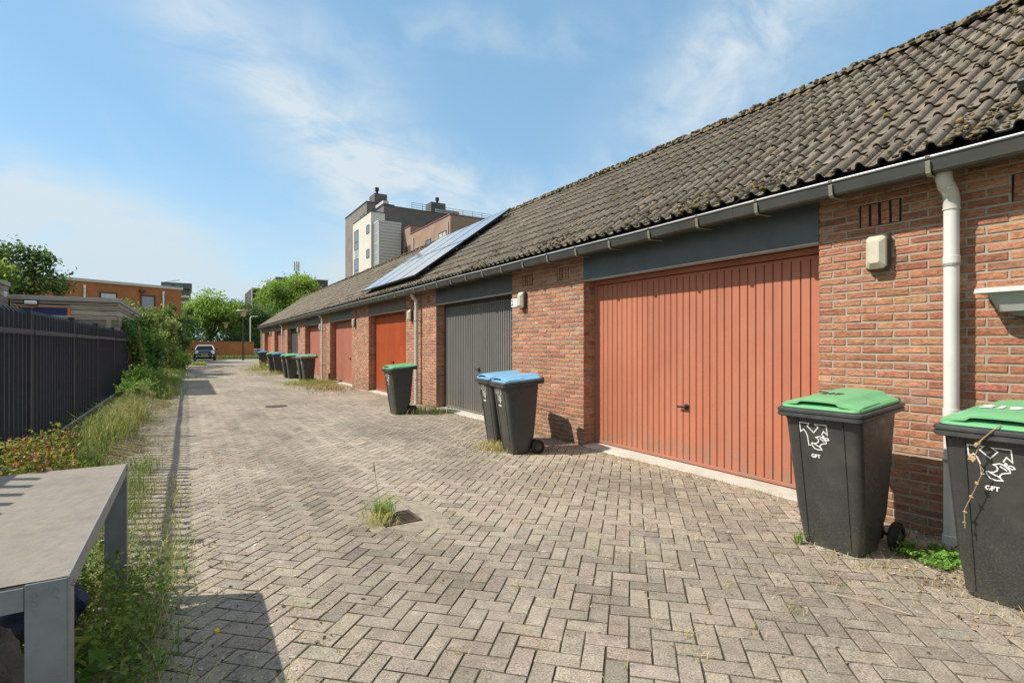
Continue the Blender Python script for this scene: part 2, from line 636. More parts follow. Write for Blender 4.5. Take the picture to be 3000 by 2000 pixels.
tag(np_mesh('paving', VV, [FF], [M_PAVER, M_JOINT], np.concatenate([pc, bedc]),
            fm=np.concatenate([np.zeros(len(F1)), np.ones(len(q))])), kind='structure')

# cross street beyond the end of the row
M_ROAD = mat('street', (.25, .225, .195), .95, var=.2, vscale=1.5, dirt=(.33, .30, .25), dscale=.6, damt=.6, bump=.004, bscale=30)
mb = MB()
mb._add([(-20, 43.1, -.012), (46, 43.1, -.012), (46, 59.5, -.012), (-20, 59.5, -.012)], [(0, 1, 2, 3)])
tag(mb.build('street', M_ROAD), kind='structure')

# soil verge along the fence
M_SOIL = mat('dry_soil', (.16, .12, .07), .97, var=.4, vscale=7, dirt=(.30, .235, .13), dscale=2.5, damt=.7, bump=.012, bscale=40)


def vz(x, y):
    x = np.asarray(x, float); y = np.asarray(y, float)
    edge = -.42 + .22 * np.sin(.7 * y + .6) * np.sin(.31 * y) + .10 * np.sin(2.3 * y) - .25 * smooth(4.4, 2.6, y) * 0 + .04 * smooth(4.6, 3.2, y)
    t = smooth(edge, edge - .55, x)
    return gz(x, y) - .03 + .10 * t + .012 * np.sin(9 * x + 3 * y) * np.sin(7 * y)


gx = np.linspace(-2.6, .35, 34); gy = np.arange(-1.5, 46, .14)
GX, GY = np.meshgrid(gx, gy)
ver = np.stack([GX, GY, vz(GX, GY) + .012 * NR.random(GX.shape)], -1).reshape(-1, 3)
w_ = len(gx)
q = np.array([[r * w_ + c, r * w_ + c + 1, (r + 1) * w_ + c + 1, (r + 1) * w_ + c] for r in range(len(gy) - 1) for c in range(w_ - 1)])
tag(np_mesh('verge', ver, [q], M_SOIL, smooth=180), kind='structure')
mb = MB()
mb._add([(-60, -10, -.04), (-2.55, -10, -.04), (-2.55, 60, -.04), (-60, 60, -.04)], [(0, 1, 2, 3)])
tag(mb.build('garden_ground', M_GROUND), kind='structure')

# drain grate
dr = thing('drain_grate', (DRAIN[0], DRAIN[1], float(gz(*DRAIN)) + .012), 'rusty square drain grate set in the paving with grass growing out of it', 'drain', rz=math.radians(0))
mb = MB()
zt = .0
for (x0, x1, y0, y1) in ((-.15, .15, -.15, -.125), (-.15, .15, .125, .15), (-.15, -.125, -.125, .125), (.125, .15, -.125, .125)):
    mb.box(x0, x1, y0, y1, -.03, zt, .003)
mb.build('frame', M_RUST, dr, local=True)
mb = MB()
for k in range(9):
    y = -.108 + k * .027
    mb.box(-.124, .124, y - .0065, y + .0065, -.028, zt - .002, .002)
mb.build('bars', M_RUST, dr, local=True)
mb = MB(); mb.box(-.14, .14, -.14, .14, -.25, -.20)
mb.build('sump', M_DARKGAP, dr, local=True)
mb = MB()
mb.box(-.36, -.151, -.36, .36, -.05, -.0085, .006); mb.box(.151, .36, -.36, .36, -.05, -.0095, .006)
mb.box(-.150, .150, .151, .36, -.05, -.010, .006); mb.box(-.150, .150, -.36, -.151, -.05, -.009, .006)
mb.build('cement_surround', mat('grate_mortar', (.27, .23, .172), .95, var=.3, vscale=14, dirt=(.20, .17, .12), dscale=9, damt=.7, bump=.006, bscale=50), dr, local=True)
ml = thing('manhole_cover', (1.72, 12.9, float(gz(1.72, 12.9))), 'small dark gully cover lying flat in the middle of the lane', 'manhole cover')
mb = MB(); mb.lathe(0, 0, [(.19, -.02), (.19, .006), (.17, .010), (.0, .010)], 20)
mb.build('lid', M_RUST, ml, local=True)
mb = MB(); mb.lathe(0, 0, [(.235, -.02), (.235, .004), (.195, .004), (.195, -.02)], 20)
mb.build('frame', M_BLACK, ml, local=True)

# ------------------------------------------------------------------ the garage row
XW = 4.58                                  # facade plane
Y0, MOD, OPW = 2.37, 4.955, 3.11
NOP = 8
OPS = [(Y0 + MOD * k, Y0 + MOD * k + OPW) for k in range(NOP)]
YEND, YNEAR = 41.45, -3.2
ZL, ZT = 2.27, 2.665                       # lintel bottom, wall top
ROOT = thing('garage_row', (4.9, 20.0, 0), 'long low row of red brick garages with a grey tiled roof along the lane', 'garage row')


def brick_material():
    m = bpy.data.materials.new('handmade_brick')
    m.use_nodes = True
    T = NT(m.node_tree)
    p = T.n['Principled BSDF']
    v = T.add('ShaderNodeTexCoord').outputs['Object']
    a = T.add('ShaderNodeAttribute', attribute_name='Col').outputs['Color']
    g = T.add('ShaderNodeNewGeometry')
    crease_v = T.scale(v, (11, 11, 58), rot=(.22, 0, 0))
    cr = T.noise(crease_v, 1.0, 6, .70, 1.5)
    f = T.map(cr, .34, .56, .50, 1.16)
    f = T.math('MULTIPLY', f, T.map(T.noise(v, 45, 4, .7), .3, .7, .80, 1.2))
    vm = T.add('ShaderNodeVectorMath', operation='SCALE')
    T.l.new(a, vm.inputs[0]); T.l.new(f, vm.inputs['Scale'])
    c = vm.outputs[0]
    ef = T.map(T.noise(v, 3.2, 7, .7, .2), .56, .76, 0, .26, True)
    c = T.mix(ef, c, (.50, .40, .31))
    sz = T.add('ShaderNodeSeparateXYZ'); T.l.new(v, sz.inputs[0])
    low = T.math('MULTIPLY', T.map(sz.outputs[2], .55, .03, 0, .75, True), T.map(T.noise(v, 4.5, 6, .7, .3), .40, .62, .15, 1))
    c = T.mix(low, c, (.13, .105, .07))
    T.l.new(c, p.inputs['Base Color'])
    p.inputs['Roughness'].default_value = .9
    p.inputs['Specular IOR Level'].default_value = .2
    b = T.add('ShaderNodeBump'); b.inputs['Distance'].default_value = .013
    T.l.new(T.math('ADD', cr, T.math('MULTIPLY', T.noise(v, 90, 4, .7), .25)), b.inputs['Height'])
    T.l.new(b.outputs[0], p.inputs['Normal'])
    return m


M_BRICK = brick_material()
M_MORTAR = mat('mortar', (.335, .298, .238), .95, var=.14, vscale=8, dirt=(.22, .21, .15), dscale=1.6, damt=.35, bump=.0022, bscale=140)
BRPAL = [(.395, .180, .103), (.350, .150, .088), (.480, .262, .148), (.305, .125, .080), (.425, .208, .120), (.275, .172, .130), (.375, .205, .132)]
BRW = [4.5, 3.6, 2.2, 2.0, 3.5, .9, 1.6]
BRPAL = [tuple(.68 * a + .32 * b for a, b in zip(c, (.372, .172, .106))) for c in BRPAL]
piers = [(YNEAR, OPS[0][0])] + [(OPS[k][1], OPS[k + 1][0]) for k in range(NOP - 1)] + [(OPS[-1][1], YEND)]
CRS = .0625
NC = int((ZT - .02) / CRS)
vents = []
for (vy0, vy1) in ((1.77, 2.05), (.86, 1.14)):
    vents.append((vy0, vy1))
for k in range(1, NOP):
    a, b = piers[k]
    vents += [(b - .60, b - .33), (b - 1.51, b - 1.24)]
VZ0, VZ1 = 2.325, 2.325 + 3 * CRS
VZ0 = .02 + CRS * 37; VZ1 = VZ0 + 3 * CRS
bc, ba, bb = [], [], []
vc, va, vb, gaps = [], [], [], []
for (pa, pb) in piers:
    L = pb - pa
    for i in range(NC):
        zc = .02 + CRS * (i + .5)
        edges = [pb]
        y = pb - (.105 if i % 2 else .21) - .005
        first = True
        segs = []
        top = pb
        ln = .105 if i % 2 else .21
        while top - pa > .03:
            lo = max(pa, top - ln)
            if lo - pa < .05: lo = pa
            segs.append((lo, top))
            top = lo - .0105
            ln = .21
        for (lo, hi) in segs:
            # cut away where a vent block sits
            pieces = [(lo, hi)]
            if VZ0 - .01 < zc < VZ1 + .01:
                for (v0, v1) in vents:
                    np_ = []
                    for (a, b) in pieces:
                        if b < v0 - .006 or a > v1 + .006: np_.append((a, b)); continue
                        if a < v0 - .03: np_.append((a, v0 - .01))
                        if b > v1 + .03: np_.append((v1 + .01, b))
                    pieces = np_
            for (a, b) in pieces:
                bc.append((XW, (a + b) / 2, zc)); ba.append((b - a) / 2 - .0008); bb.append(.0243)
for (v0, v1) in vents:
    k = 4
    wv = (v1 - v0) / k
    for j in range(k):
        vc.append((XW, v0 + wv * (j + .5) , (VZ0 + VZ1) / 2)); va.append(wv / 2 - .0085); vb.append((VZ1 - VZ0) / 2 - .008)
nb = len(bc)
C1 = np.array(bc + vc); C1[:, 0] += np.clip(NR.normal(0, .0012, len(C1)), -.0025, .0022)
Vb, Fb = bricks(C1, np.array(ba + va), np.array(bb + vb), (0, -1, 0), (0, 0, 1), (-1, 0, 0), depth=.02, bev=.0045, jit=.0022, tilt=.006)
# reveals at the far jamb of every opening (they look towards the near end)
rc, ra, rb_ = [], [], []
for (oa, ob) in OPS:
    for i in range(NC):
        zc = .02 + CRS * (i + .5)
        if i % 2:
            rc.append((XW + .1045, ob, zc)); ra.append(.1005); rb_.append(.0252)
        else:
            rc.append((XW + .0525, ob, zc)); ra.append(.049); rb_.append(.0252)
            rc.append((XW + .1585, ob, zc)); ra.append(.047); rb_.append(.0252)
    # the near jamb too
    for i in range(NC):
        zc = .02 + CRS * (i + .5)
        rc.append((XW + .1045, oa, zc)); ra.append(.1005); rb_.append(.0252)
C2 = np.array(rc); nrev = len(C2)
isfar = np.array([abs(c[1] - min(OPS, key=lambda o: abs(o[1] - c[1]))[1]) < .01 for c in rc])
C2[:, 1] += np.where(isfar, -.001, .001) + NR.normal(0, .0015, nrev)
Uf = np.where(isfar[:, None], (1., 0, 0), (-1., 0, 0)); Nf = np.where(isfar[:, None], (0, -1., 0), (0, 1., 0))
Vr, Fr = bricks(C2, np.array(ra), np.array(rb_), Uf, np.tile((0, 0, 1.), (nrev, 1)), Nf, depth=.02, bev=.004, jit=.0014, tilt=.008)
mort = []
for (pa, pb) in piers:
    e0 = .006 if pa > YNEAR else 0
    mort.append(box_np(XW + .0062, XW + .205, pa + e0, pb - .0062, -.1, ZT))
# gable ends and back wall close the volume
mort.append(box_np(XW + .206, 10.2, YEND - .23, YEND - .012, -.1, ZT - .02))
mort.append(box_np(XW + .206, 10.2, YNEAR + .012, YNEAR + .23, -.1, ZT - .02))
mort.append(box_np(10.0, 10.23, YNEAR + .24, YEND - .24, -.1, ZT - .021))
gp = []
for yy in (YEND - .22, YNEAR + .02):
    v = np.array([(4.62, yy, ZT - .02), (10.1, yy, ZT - .02), (7.4, yy, 4.80), (4.62, yy + .2, ZT - .02), (10.1, yy + .2, ZT - .02), (7.4, yy + .2, 4.80)])
    gp.append((v, yy))
Vm, Fm = cat_meshes(mort)
allV = [Vb, Vr, Vm]; allF4 = []
o_ = 0
for v, f in ((Vb, Fb), (Vr, Fr), (Vm, Fm)):
    allF4.append(f + o_); o_ += len(v)
tri = []
quadx = []
for v, yy in gp:
    tri += [[o_, o_ + 2, o_ + 1], [o_ + 3, o_ + 4, o_ + 5]]
    allV.append(v); o_ += 6
F4 = np.concatenate(allF4)
bcol = np.repeat(pick_cols(len(C1) + nrev, BRPAL, BRW, .09), 12, 0)
allVc = np.concatenate(allV)
cols = np.concatenate([bcol, np.full((len(allVc) - len(bcol), 3), .3)])
fm = np.concatenate([np.zeros(len(Fb) + len(Fr)), np.ones(len(Fm)), np.ones(len(tri))])
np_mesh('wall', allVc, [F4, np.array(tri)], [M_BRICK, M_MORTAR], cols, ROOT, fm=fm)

# dark slots of the open vents
for (v0, v1) in vents:
    mb = MB(); mb.box(XW + .0046, XW + .0059, v0 - .006, v1 + .006, VZ0 + .004, VZ1 - .004)
    mb.build('vent_slot', M_DARKGAP, ROOT)

# thresholds
M_SILL = mat('threshold_concrete', (.46, .43, .375), .9, var=.14, vscale=6, dirt=(.25, .225, .18), dscale=3, damt=.5, bump=.003, bscale=45)
for (oa, ob) in OPS:
    mb = MB()
    yy = np.linspace(oa + .004, ob - .004, 14)
    rings = [[(XW - .035 + .02 * R.uniform(-1, 1), y, .012), (XW - .02, y, .036), (XW + .10, y, .050), (XW + .27, y, .062), (XW + .27, y, -.02), (XW - .035, y, -.02)] for y in yy]
    mb.loft(rings)
    mb.build('threshold', M_SILL, ROOT)

# lintels
M_LINT = [mat('lintel_slate', (.075, .086, .086), .48, var=.16, vscale=3, dirt=(.11, .12, .115), dscale=4, damt=.35),
          mat('lintel_charcoal', (.056, .053, .046), .5, var=.2, vscale=3, dirt=(.085, .085, .075), dscale=4, damt=.5),
          mat('lintel_brown', (.135, .102, .078), .6, var=.16, vscale=3, dirt=(.07, .06, .05), dscale=5, damt=.4),
          mat('lintel_grey', (.13, .135, .125), .55, var=.14, vscale=3, dirt=(.09, .09, .085), dscale=5, damt=.4)]
M_LIP = mat('lintel_lip', (.40, .40, .38), .5, var=.1)
lin_i = [0, 1, 2, 3, 3, 3, 3, 3]
for k, (oa, ob) in enumerate(OPS):
    mb = MB()
    mb.box(XW - .006, XW + .19, oa - .002, ob + .002, ZL + .012, ZT - .004, .003)
    li = mb.build('lintel', M_LINT[lin_i[k]], ROOT)
    mb = MB()
    mb.box(XW - .014, XW + .10, oa - .001, ob + .001, ZL, ZL + .0115, .002)
    mb.build('drip_edge', M_LIP, li)

# doors
def door_mat(name, col, dirtc, rough=.5, spec=.4):
    m = mat(name, col, rough, var=.15, vscale=1.6, dirt=dirtc, dscale=2.6, damt=.38, spec=spec, stretch=(1, 1, .30), bump=.0030, bscale=3.5)
    T = NT(m.node_tree); p = T.n['Principled BSDF']
    src = p.inputs['Base Color'].links[0].from_socket
    v = T.add('ShaderNodeTexCoord').outputs['Object']
    sz = T.add('ShaderNodeSeparateXYZ'); T.l.new(v, sz.inputs[0])
    splash = T.math('MULTIPLY', T.map(sz.outputs[2], .50, .06, 0, .8, True), T.map(T.noise(v, 7, 7, .7, .4), .42, .66, 0, 1))
    c = T.mix(splash, src, (.21, .165, .12))
    run = T.map(T.noise(T.scale(v, (30, 30, .7)), 1.0, 5, .6), .58, .72, 0, .28, True)
    c = T.mix(run, c, tuple(x * .62 for x in col))
    chip = T.map(T.noise(T.scale(v, (1, 1, .6)), 34, 4, .6, .4), .735, .75, 0, .8)
    c = T.mix(chip, c, (.50, .40, .33))
    T.l.new(c, p.inputs['Base Color'])
    T.l.new(T.map(T.noise(v, 5, 6, .7), .3, .7, rough - .1, rough + .22), p.inputs['Roughness'])
    return m


DM_RED = door_mat('terracotta_paint', (.388, .138, .078), (.42, .175, .112))
DM_RED2 = door_mat('faded_red_paint', (.335, .118, .074), (.42, .18, .13))
DM_RED3 = door_mat('dark_red_paint', (.33, .070, .050), (.38, .12, .09))
DM_GREY = door_mat('grey_door_paint', (.150, .147, .136), (.16, .155, .14))
DM_ORANGE = door_mat('orange_paint', (.40, .078, .018), (.42, .12, .045))
DM_DARK = door_mat('dark_door_paint', (.05, .053, .052), (.08, .08, .075))
M_FRAMED = mat('dark_frame', (.035, .032, .030), .6, var=.2)
XD = XW + .205


def ribbed_door(oa, ob, pitch, rib, m, mframe, hy, hz, depth=.020):
    """up-and-over garage door pressed into vertical ribs"""
    y0, y1 = oa + .055, ob - .055
    z0, z1 = .068, ZL - .06
    mb = MB()
    nrib = int(round((y1 - y0 - .06) / pitch))
    pit = (y1 - y0 - .06) / nrib
    prof = [(XD + .022, y0)]
    prof.append((XD + .0, y0)); prof.append((XD + .0, y0 + .028))
    for i in range(nrib):
        s = y0 + .03 + i * pit
        g = pit - rib
        prof += [(XD + depth, s + .002), (XD + depth, s + g - .004), (XD + .001, s + g), (XD + .0, s + pit - .003)]
    prof += [(XD + .0, y1), (XD + .022, y1)]
    d = bpy.data.meshes.new('garage_door')
    vs, fs = [], []
    zz = [z0 + .035, z1 - .03]
    for z in zz: vs += [(x, y, z) for x, y in prof]
    N_ = len(prof)
    fs += [(i, N_ + i, N_ + i + 1, i + 1) for i in range(N_ - 1)]
    mb._add(vs, fs)
    mb.box(XD - .004, XD + .026, y0, y1, z0, z0 + .034, .003)
    mb.box(XD - .002, XD + .026, y0, y1, z1 - .032, z1, .003)
    mb.box(XD + .022, XD + .03, y0, y1, z0, z1)
    door = mb.build('garage_door', m, ROOT)
    frame_and_handle(door, oa, ob, mframe, hy, hz)
    return door


def frame_and_handle(door, oa, ob, mframe, hy, hz):
    mb = MB()
    mb.box(XD - .012, XD + .035, oa + .001, oa + .052, .0625, ZL - .052, .003)
    mb.box(XD - .012, XD + .035, ob - .052, ob - .001, .0625, ZL - .052, .003)
    mb.box(XD - .010, XD + .035, oa + .001, ob - .001, ZL - .050, ZL + .008, .003)
    mb.build('door_frame', mframe, door)
    if hy is not None:
        h = MB()
        h.lathe(hy, hz, [(.034, XD), (.034, XD - .010), (.018, XD - .012), (.014, XD - .034), (.0, XD - .034)], 14, 'x')
        h.box(XD - .046, XD - .030, hy - .018, hy + .105, hz - .012, hz + .012, .005)
        h.build('handle', M_BLACK, door)


def plain_door(oa, ob, m, mframe, seams, hy, hz, recess=.10, leaf=None):
    y0, y1 = oa + .055, ob - .055
    z0, z1 = .068, ZL - .06
    mb = MB()
    cuts = [y0] + [y0 + (y1 - y0) * s for s in seams] + [y1]
    for a, b in zip(cuts[:-1], cuts[1:]):
        mb.box(XD + .002 + R.uniform(0, .003), XD + .03, a + .004, b - .004, z0, z1, .004)
    mb.box(XD + .021, XD + .028, y0, y1, z0 + .002, z1 - .002)
    d = mb.build('garage_door', m, ROOT)
    frame_and_handle(d, oa, ob, mframe, hy, hz)
    return d


ribbed_door(*OPS[0], .0885, .078, DM_RED, DM_RED, 3.92, .70)['label'] = 'terracotta red ribbed door'
ribbed_door(*OPS[1], .078, .044, DM_GREY, DM_DARK, OPS[1][0] + 1.5, .93)['label'] = 'dark grey finely ribbed door'
ribbed_door(*OPS[2], .080, .050, DM_ORANGE, mat('orange_frame', (.22, .045, .018), .6, var=.1), OPS[2][0] + 1.5, .93)['label'] = 'bright orange red ribbed door'
plain_door(*OPS[3], DM_RED2, DM_RED3, (.33, .66), OPS[3][0] + .95, .93)['label'] = 'faded red plain panelled door'
plain_door(*OPS[4], DM_RED2, DM_RED3, (.5,), OPS[4][0] + 1.62, .98)['label'] = 'red double leaf door'
plain_door(*OPS[5], DM_DARK, M_FRAMED, (.33, .66), OPS[5][0] + 1.2, .93)['label'] = 'dark grey plain door'
plain_door(*OPS[6], DM_RED2, DM_RED3, (.33, .66), OPS[6][0] + 1.2, .93)['label'] = 'red plain door'
plain_door(*OPS[7], DM_RED2, DM_RED3, (.33, .66), OPS[7][0] + 1.2, .93)['label'] = 'red plain door at the far end'

# eaves: soffit, gutter, brackets
XG = 4.265                                  # front lip of the gutter
mb = MB(); mb.box(XW - .13, XW + .03, YNEAR, YEND + .02, ZT + .001, ZT + .034); mb.box(XW - .13, XW - .105, YNEAR, YEND + .02, ZT - .045, ZT - .001)
mb.build('eaves_board', mat('eaves_board', (.055, .052, .048), .7, var=.2), ROOT)
gut = MB()
zt = 2.680
prof = [(XG + .158, zt + .02), (XG + .158, zt - .105), (XG + .040, zt - .112), (XG + .022, zt - .100), (XG + .004, zt - .012),
        (XG + .010, zt - .006), (XG + .027, zt - .092), (XG + .042, zt - .104), (XG + .152, zt - .098), (XG + .152, zt + .02)]
ys = [YNEAR] + [YNEAR + 3 * (i + 1) for i in range(14)] + [YEND + .14]
sag = lambda y: .004 * math.sin(y * .9) + .003 * math.sin(2.3 * y + 1)
yy = np.arange(YNEAR, YEND + .14, 1.5).tolist() + [YEND + .14]
gut.loft([[(x, y, z + sag(y)) for x, z in prof] for y in yy])
gutter = gut.build('gutter', M_ZINC, ROOT, smooth=30)
lip = MB()
lip.tube([(XG + .002, y, zt - .006 + sag(y)) for y in yy], .0095, 8)
lip.build('gutter_lip', M_ZINC_EDGE, gutter, smooth=60)
for i in range(13):
    y = YNEAR + 3.1 * (i + 1)
    mb = MB()
    mb.loft([[(XG + .160, y + d, zt - .02), (XG + .160, y + d, zt - .106), (XG + .0395, y + d, zt - .1132), (XG + .0208, y + d, zt - .1008), (XG + .0028, y + d, zt - .014)] for d in (-.014, .014)], False, False, False)
    mb.build('gutter_joint', M_ZINC, gutter)
M_BRACKET = mat('gutter_bracket', (.22, .215, .18), .55, metal=.3, var=.25, vscale=20, dirt=(.22, .17, .10), dscale=14, damt=.5)
y = -.4
br0 = None
while y < YEND:
    if br0 is None:
        mb = MB()
        w = .014
        pth = [(XG + .000, zt - .030), (XG + .0135, zt - .106), (XG + .036, zt - .1225), (XG + .235, zt - .112)]
        q0 = [(x - .006, z - .006) for x, z in pth]
        mb.loft([[(a[0], s, a[1]), (b[0], s, b[1])] for s in (-w, w) for a, b in [(pth[0], q0[0])]], False, False, False) if False else None
        for (a, b), (c, d) in zip(zip(pth, q0), list(zip(pth, q0))[1:]):
            mb._add([(a[0], -w, a[1]), (a[0], w, a[1]), (c[0], w, c[1]), (c[0], -w, c[1]),
                     (b[0], -w, b[1]), (b[0], w, b[1]), (d[0], w, d[1]), (d[0], -w, d[1])],
                    [(0, 1, 2, 3), (7, 6, 5, 4), (0, 4, 5, 1), (3, 2, 6, 7), (0, 3, 7, 4), (1, 5, 6, 2)])
        mb.box(XG - .012, XG + .012, -w, w, zt - .004, zt + .004, .001)
        br0 = mb.build('bracket', M_BRACKET, gutter, local=True)
        br0.location = (-ROOT.location.x, y - ROOT.location.y, sag(y))
    else:
        c = br0.copy(); COL.objects.link(c); c.parent = gutter
        c.location = (-ROOT.location.x, y - ROOT.location.y, sag(y))
    y += .63

# downpipes
M_CLIP = mat('pipe_clip', (.30, .30, .28), .5, metal=.4, var=.1)
for k, y in enumerate((1.429, 11.33, 21.23, 31.40, 41.00)):
    zb = .03
    mb = MB()
    r = .044
    xc = 4.482
    pm = M_PVC if k in (0, 2, 3) else M_PVC_OLD
    mb.tube([(xc, y, zb), (xc, y, 2.365)], r, 20)
    for zz in (1.985, .93):
        mb.tube([(xc, y, zz - .03), (xc, y, zz - .028), (xc, y, zz + .028), (xc, y, zz + .03)], [r + .0015, r + .004, r + .004, r + .0015], 20)
    mb.tube([(xc, y, zb - .01), (xc, y, zb + .055), (xc, y, zb + .06)], [r + .007, r + .007, r + .002], 20)
    pipe = mb.build('downpipe', pm, ROOT, smooth=40)
    mb = MB()
    mb.tube([(xc, y, 2.335), (xc, y, 2.345)], r + .006, 20)
    mb.tube([(xc, y, 2.34), (xc, y, 2.415), (xc - .02, y, 2.452), (xc - .075, y + .01, 2.505), (xc - .095, y + .012, 2.54), (xc - .095, y + .012, 2.585)], [r + .003] * 6, 20)
    mb.tube([(xc - .062, y + .008, 2.492), (xc - .070, y + .009, 2.499)], r + .007, 20)
    mb.build('elbow', M_PVC_OLD, pipe, smooth=40)
    for zz in (1.955, .60):
        mb = MB()
        mb.tube([(xc, y, zz - .009), (xc, y, zz + .009)], r + .006, 16)
        mb.box(xc + .03, XW + .004, y - .008, y + .008, zz - .007, zz + .007)
        mb.build('pipe_clip', M_CLIP, pipe)

# roof
PH = math.atan(.7328)
CP, SP = math.cos(PH), math.sin(PH)
XE, ZE = 4.375, 2.742
RY0, RY1 = YNEAR, YEND + .13
SL = (7.40 - XE) / CP


def roof_pt(s, h):
    return XE + s * CP - h * SP, ZE + s * SP + h * CP


def tile_material():
    m = bpy.data.materials.new('concrete_tile')
    m.use_nodes = True
    T = NT(m.node_tree)
    p = T.n['Principled BSDF']
    v = T.add('ShaderNodeTexCoord').outputs['Object']
    a = T.add('ShaderNodeAttribute', attribute_name='Col').outputs['Color']
    f = T.math('MULTIPLY', T.map(T.noise(v, 55, 6, .72), .3, .7, .62, 1.38), T.map(T.noise(v, 5, 5, .6), .35, .68, .84, 1.14))
    f = T.math('MULTIPLY', f, T.map(T.noise(T.scale(v, (1, .35, 1)), 1.1, 5, .6), .35, .65, .90, 1.10))
    vm = T.add('ShaderNodeVectorMath', operation='SCALE')
    T.l.new(a, vm.inputs[0]); T.l.new(f, vm.inputs['Scale'])
    c = vm.outputs[0]
    sep = T.add('ShaderNodeSeparateXYZ'); T.l.new(v, sep.inputs[0])
    moss = T.map(T.noise(v, 16, 7, .7, .5), .50, .66, 0, .8, True)
    c = T.mix(T.math('MULTIPLY', moss, T.map(T.noise(v, 1.4, 4, .6), .4, .62, .1, .9)), c, (.085, .068, .038))
    yel = T.map(T.noise(T.scale(v, (1, 1, 1), loc=(3, 9, 1)), 9, 5, .6, .3), .665, .70, 0, .9, True)
    c = T.mix(yel, c, (.38, .24, .035))
    wht = T.map(T.noise(T.scale(v, (1, 1, 1), loc=(13, 2, 5)), 21, 4, .6, .2), .665, .70, 0, .8, True)
    c = T.mix(wht, c, (.42, .40, .36))
    T.l.new(c, p.inputs['Base Color'])
    p.inputs['Roughness'].default_value = .95
    p.inputs['Specular IOR Level'].default_value = .2
    b = T.add('ShaderNodeBump'); b.inputs['Distance'].default_value = .008
    T.l.new(T.math('ADD', T.noise(v, 46, 6, .72, .6), T.math('MULTIPLY', moss, .5)), b.inputs['Height'])
    T.l.new(b.outputs[0], p.inputs['Normal'])
    return m


M_TILE = tile_material()
ROLL, GAUGE, NROW = .15, SL / 11, 11
nroll = int((RY1 - RY0) / ROLL)
us = np.array([0, .022, .030, .041, .054, .067, .078, .086, .115, .15]) * (ROLL / .15)
pr = np.array([-.004, .000, .026, .040, .044, .040, .026, .000, -.006, -.004])
nu = len(us)
ii, jj = np.meshgrid(np.arange(nroll), np.arange(NROW), indexing='ij')
ii = ii.ravel(); jj = jj.ravel(); nt = len(ii)
tile_id = (ii // 2) * NROW + jj
ntile = tile_id.max() + 1
jl = NR.normal(0, .0022, ntile)[tile_id]; jr = NR.normal(0, .003, ntile)[tile_id]; js = NR.normal(0, .004, ntile)[tile_id]; jy = NR.normal(0, .002, ntile)[tile_id]
rows = []
for (sv, hb, usep) in ((.035, .000, 1), (0.0, .0165, 1), (.5, .009, 1), (1.17, -.006, 1)):
    s = (jj + sv) * GAUGE + js
    base = hb + np.where(sv < .2, jl + .003, 0) + (.006 * jr / .003 * .3)
    for k in range(nu):
        h = base + pr[k] * usep
        y = RY0 + ii * ROLL + us[k] + jy
        x = XE + s * CP - h * SP; z = ZE + s * SP + h * CP
        rows.append(np.stack([x, y, z], -1))
TV = np.stack(rows, 1)          # (nt, 4*nu, 3)
tf = []
for r in range(3):
    for k in range(nu - 1):
        tf.append([r * nu + k, (r + 1) * nu + k, (r + 1) * nu + k + 1, r * nu + k + 1])
tf = np.array(tf)[:, ::-1]
TF = (tf[None] + (np.arange(nt) * 4 * nu)[:, None, None]).reshape(-1, 4)
tc_ = pick_cols(ntile, [(.192, .164, .129), (.175, .150, .119), (.212, .182, .145), (.156, .133, .105), (.188, .156, .117)], [4, 3, 2.5, 1.5, 1.5], .06)[tile_id]
tcol = np.repeat(tc_, 4 * nu, 0)
roof = np_mesh('roof', TV.reshape(-1, 3), [TF], M_TILE, tcol, ROOT, smooth=50)
# underlay of the front slope, and the back slope
mb = MB()
a0 = roof_pt(.02, -.035); a1 = roof_pt(SL, -.035)
mb.loft([[(a0[0], y, a0[1]), (a1[0], y, a1[1]), (a1[0], y, a1[1] - .05), (a0[0] + .03, y, a0[1] - .02)] for y in (RY0, RY1 - .02)])
bx = 2 * 7.40 - XE
mb.loft([[(7.40, y, a1[1] + .03), (bx, y, a0[1] + .03), (bx, y, a0[1] - .06), (7.40, y, a1[1] - .06)] for y in (RY0, RY1)])
mb.build('roof_underlay', mat('roof_underlay', (.05, .042, .036), .95, var=.2), roof)
# verge board at the far end
mb = MB()
p0 = roof_pt(-.02, -.10); p1 = roof_pt(SL, -.10); p2 = roof_pt(SL, .03); p3 = roof_pt(-.02, .03)
mb.loft([[(p[0], y, p[1]) for p in (p0, p1, p2, p3)] for y in (RY1, RY1 + .025)])
mb.build('verge_board', mat('verge_board', (.10, .095, .09), .7, var=.1), roof)
# ridge caps
rx, rz_ = 7.40, ZE + SL * SP + .012
mb = MB()
y = RY0
while y < RY1:
    ln = .40
    rings = []
    for (dy, rr) in ((0, .128), (.03, .128), (.06, .112), (ln, .106)):
        rings.append([(rx + rr * 1.05 * math.cos(math.pi * t / 8), y + dy, rz_ - .02 + rr * .86 * math.sin(math.pi * t / 8) + R.uniform(-.004, .004)) for t in range(9)])
    mb.loft(rings, True, False, False)
    y += .385
ridge = mb.build('ridge', mat('ridge_cap', (.135, .112, .08), .95, var=.35, vscale=14, dirt=(.23, .165, .04), dscale=5, damt=.85, bump=.02, bscale=30), roof, smooth=50)

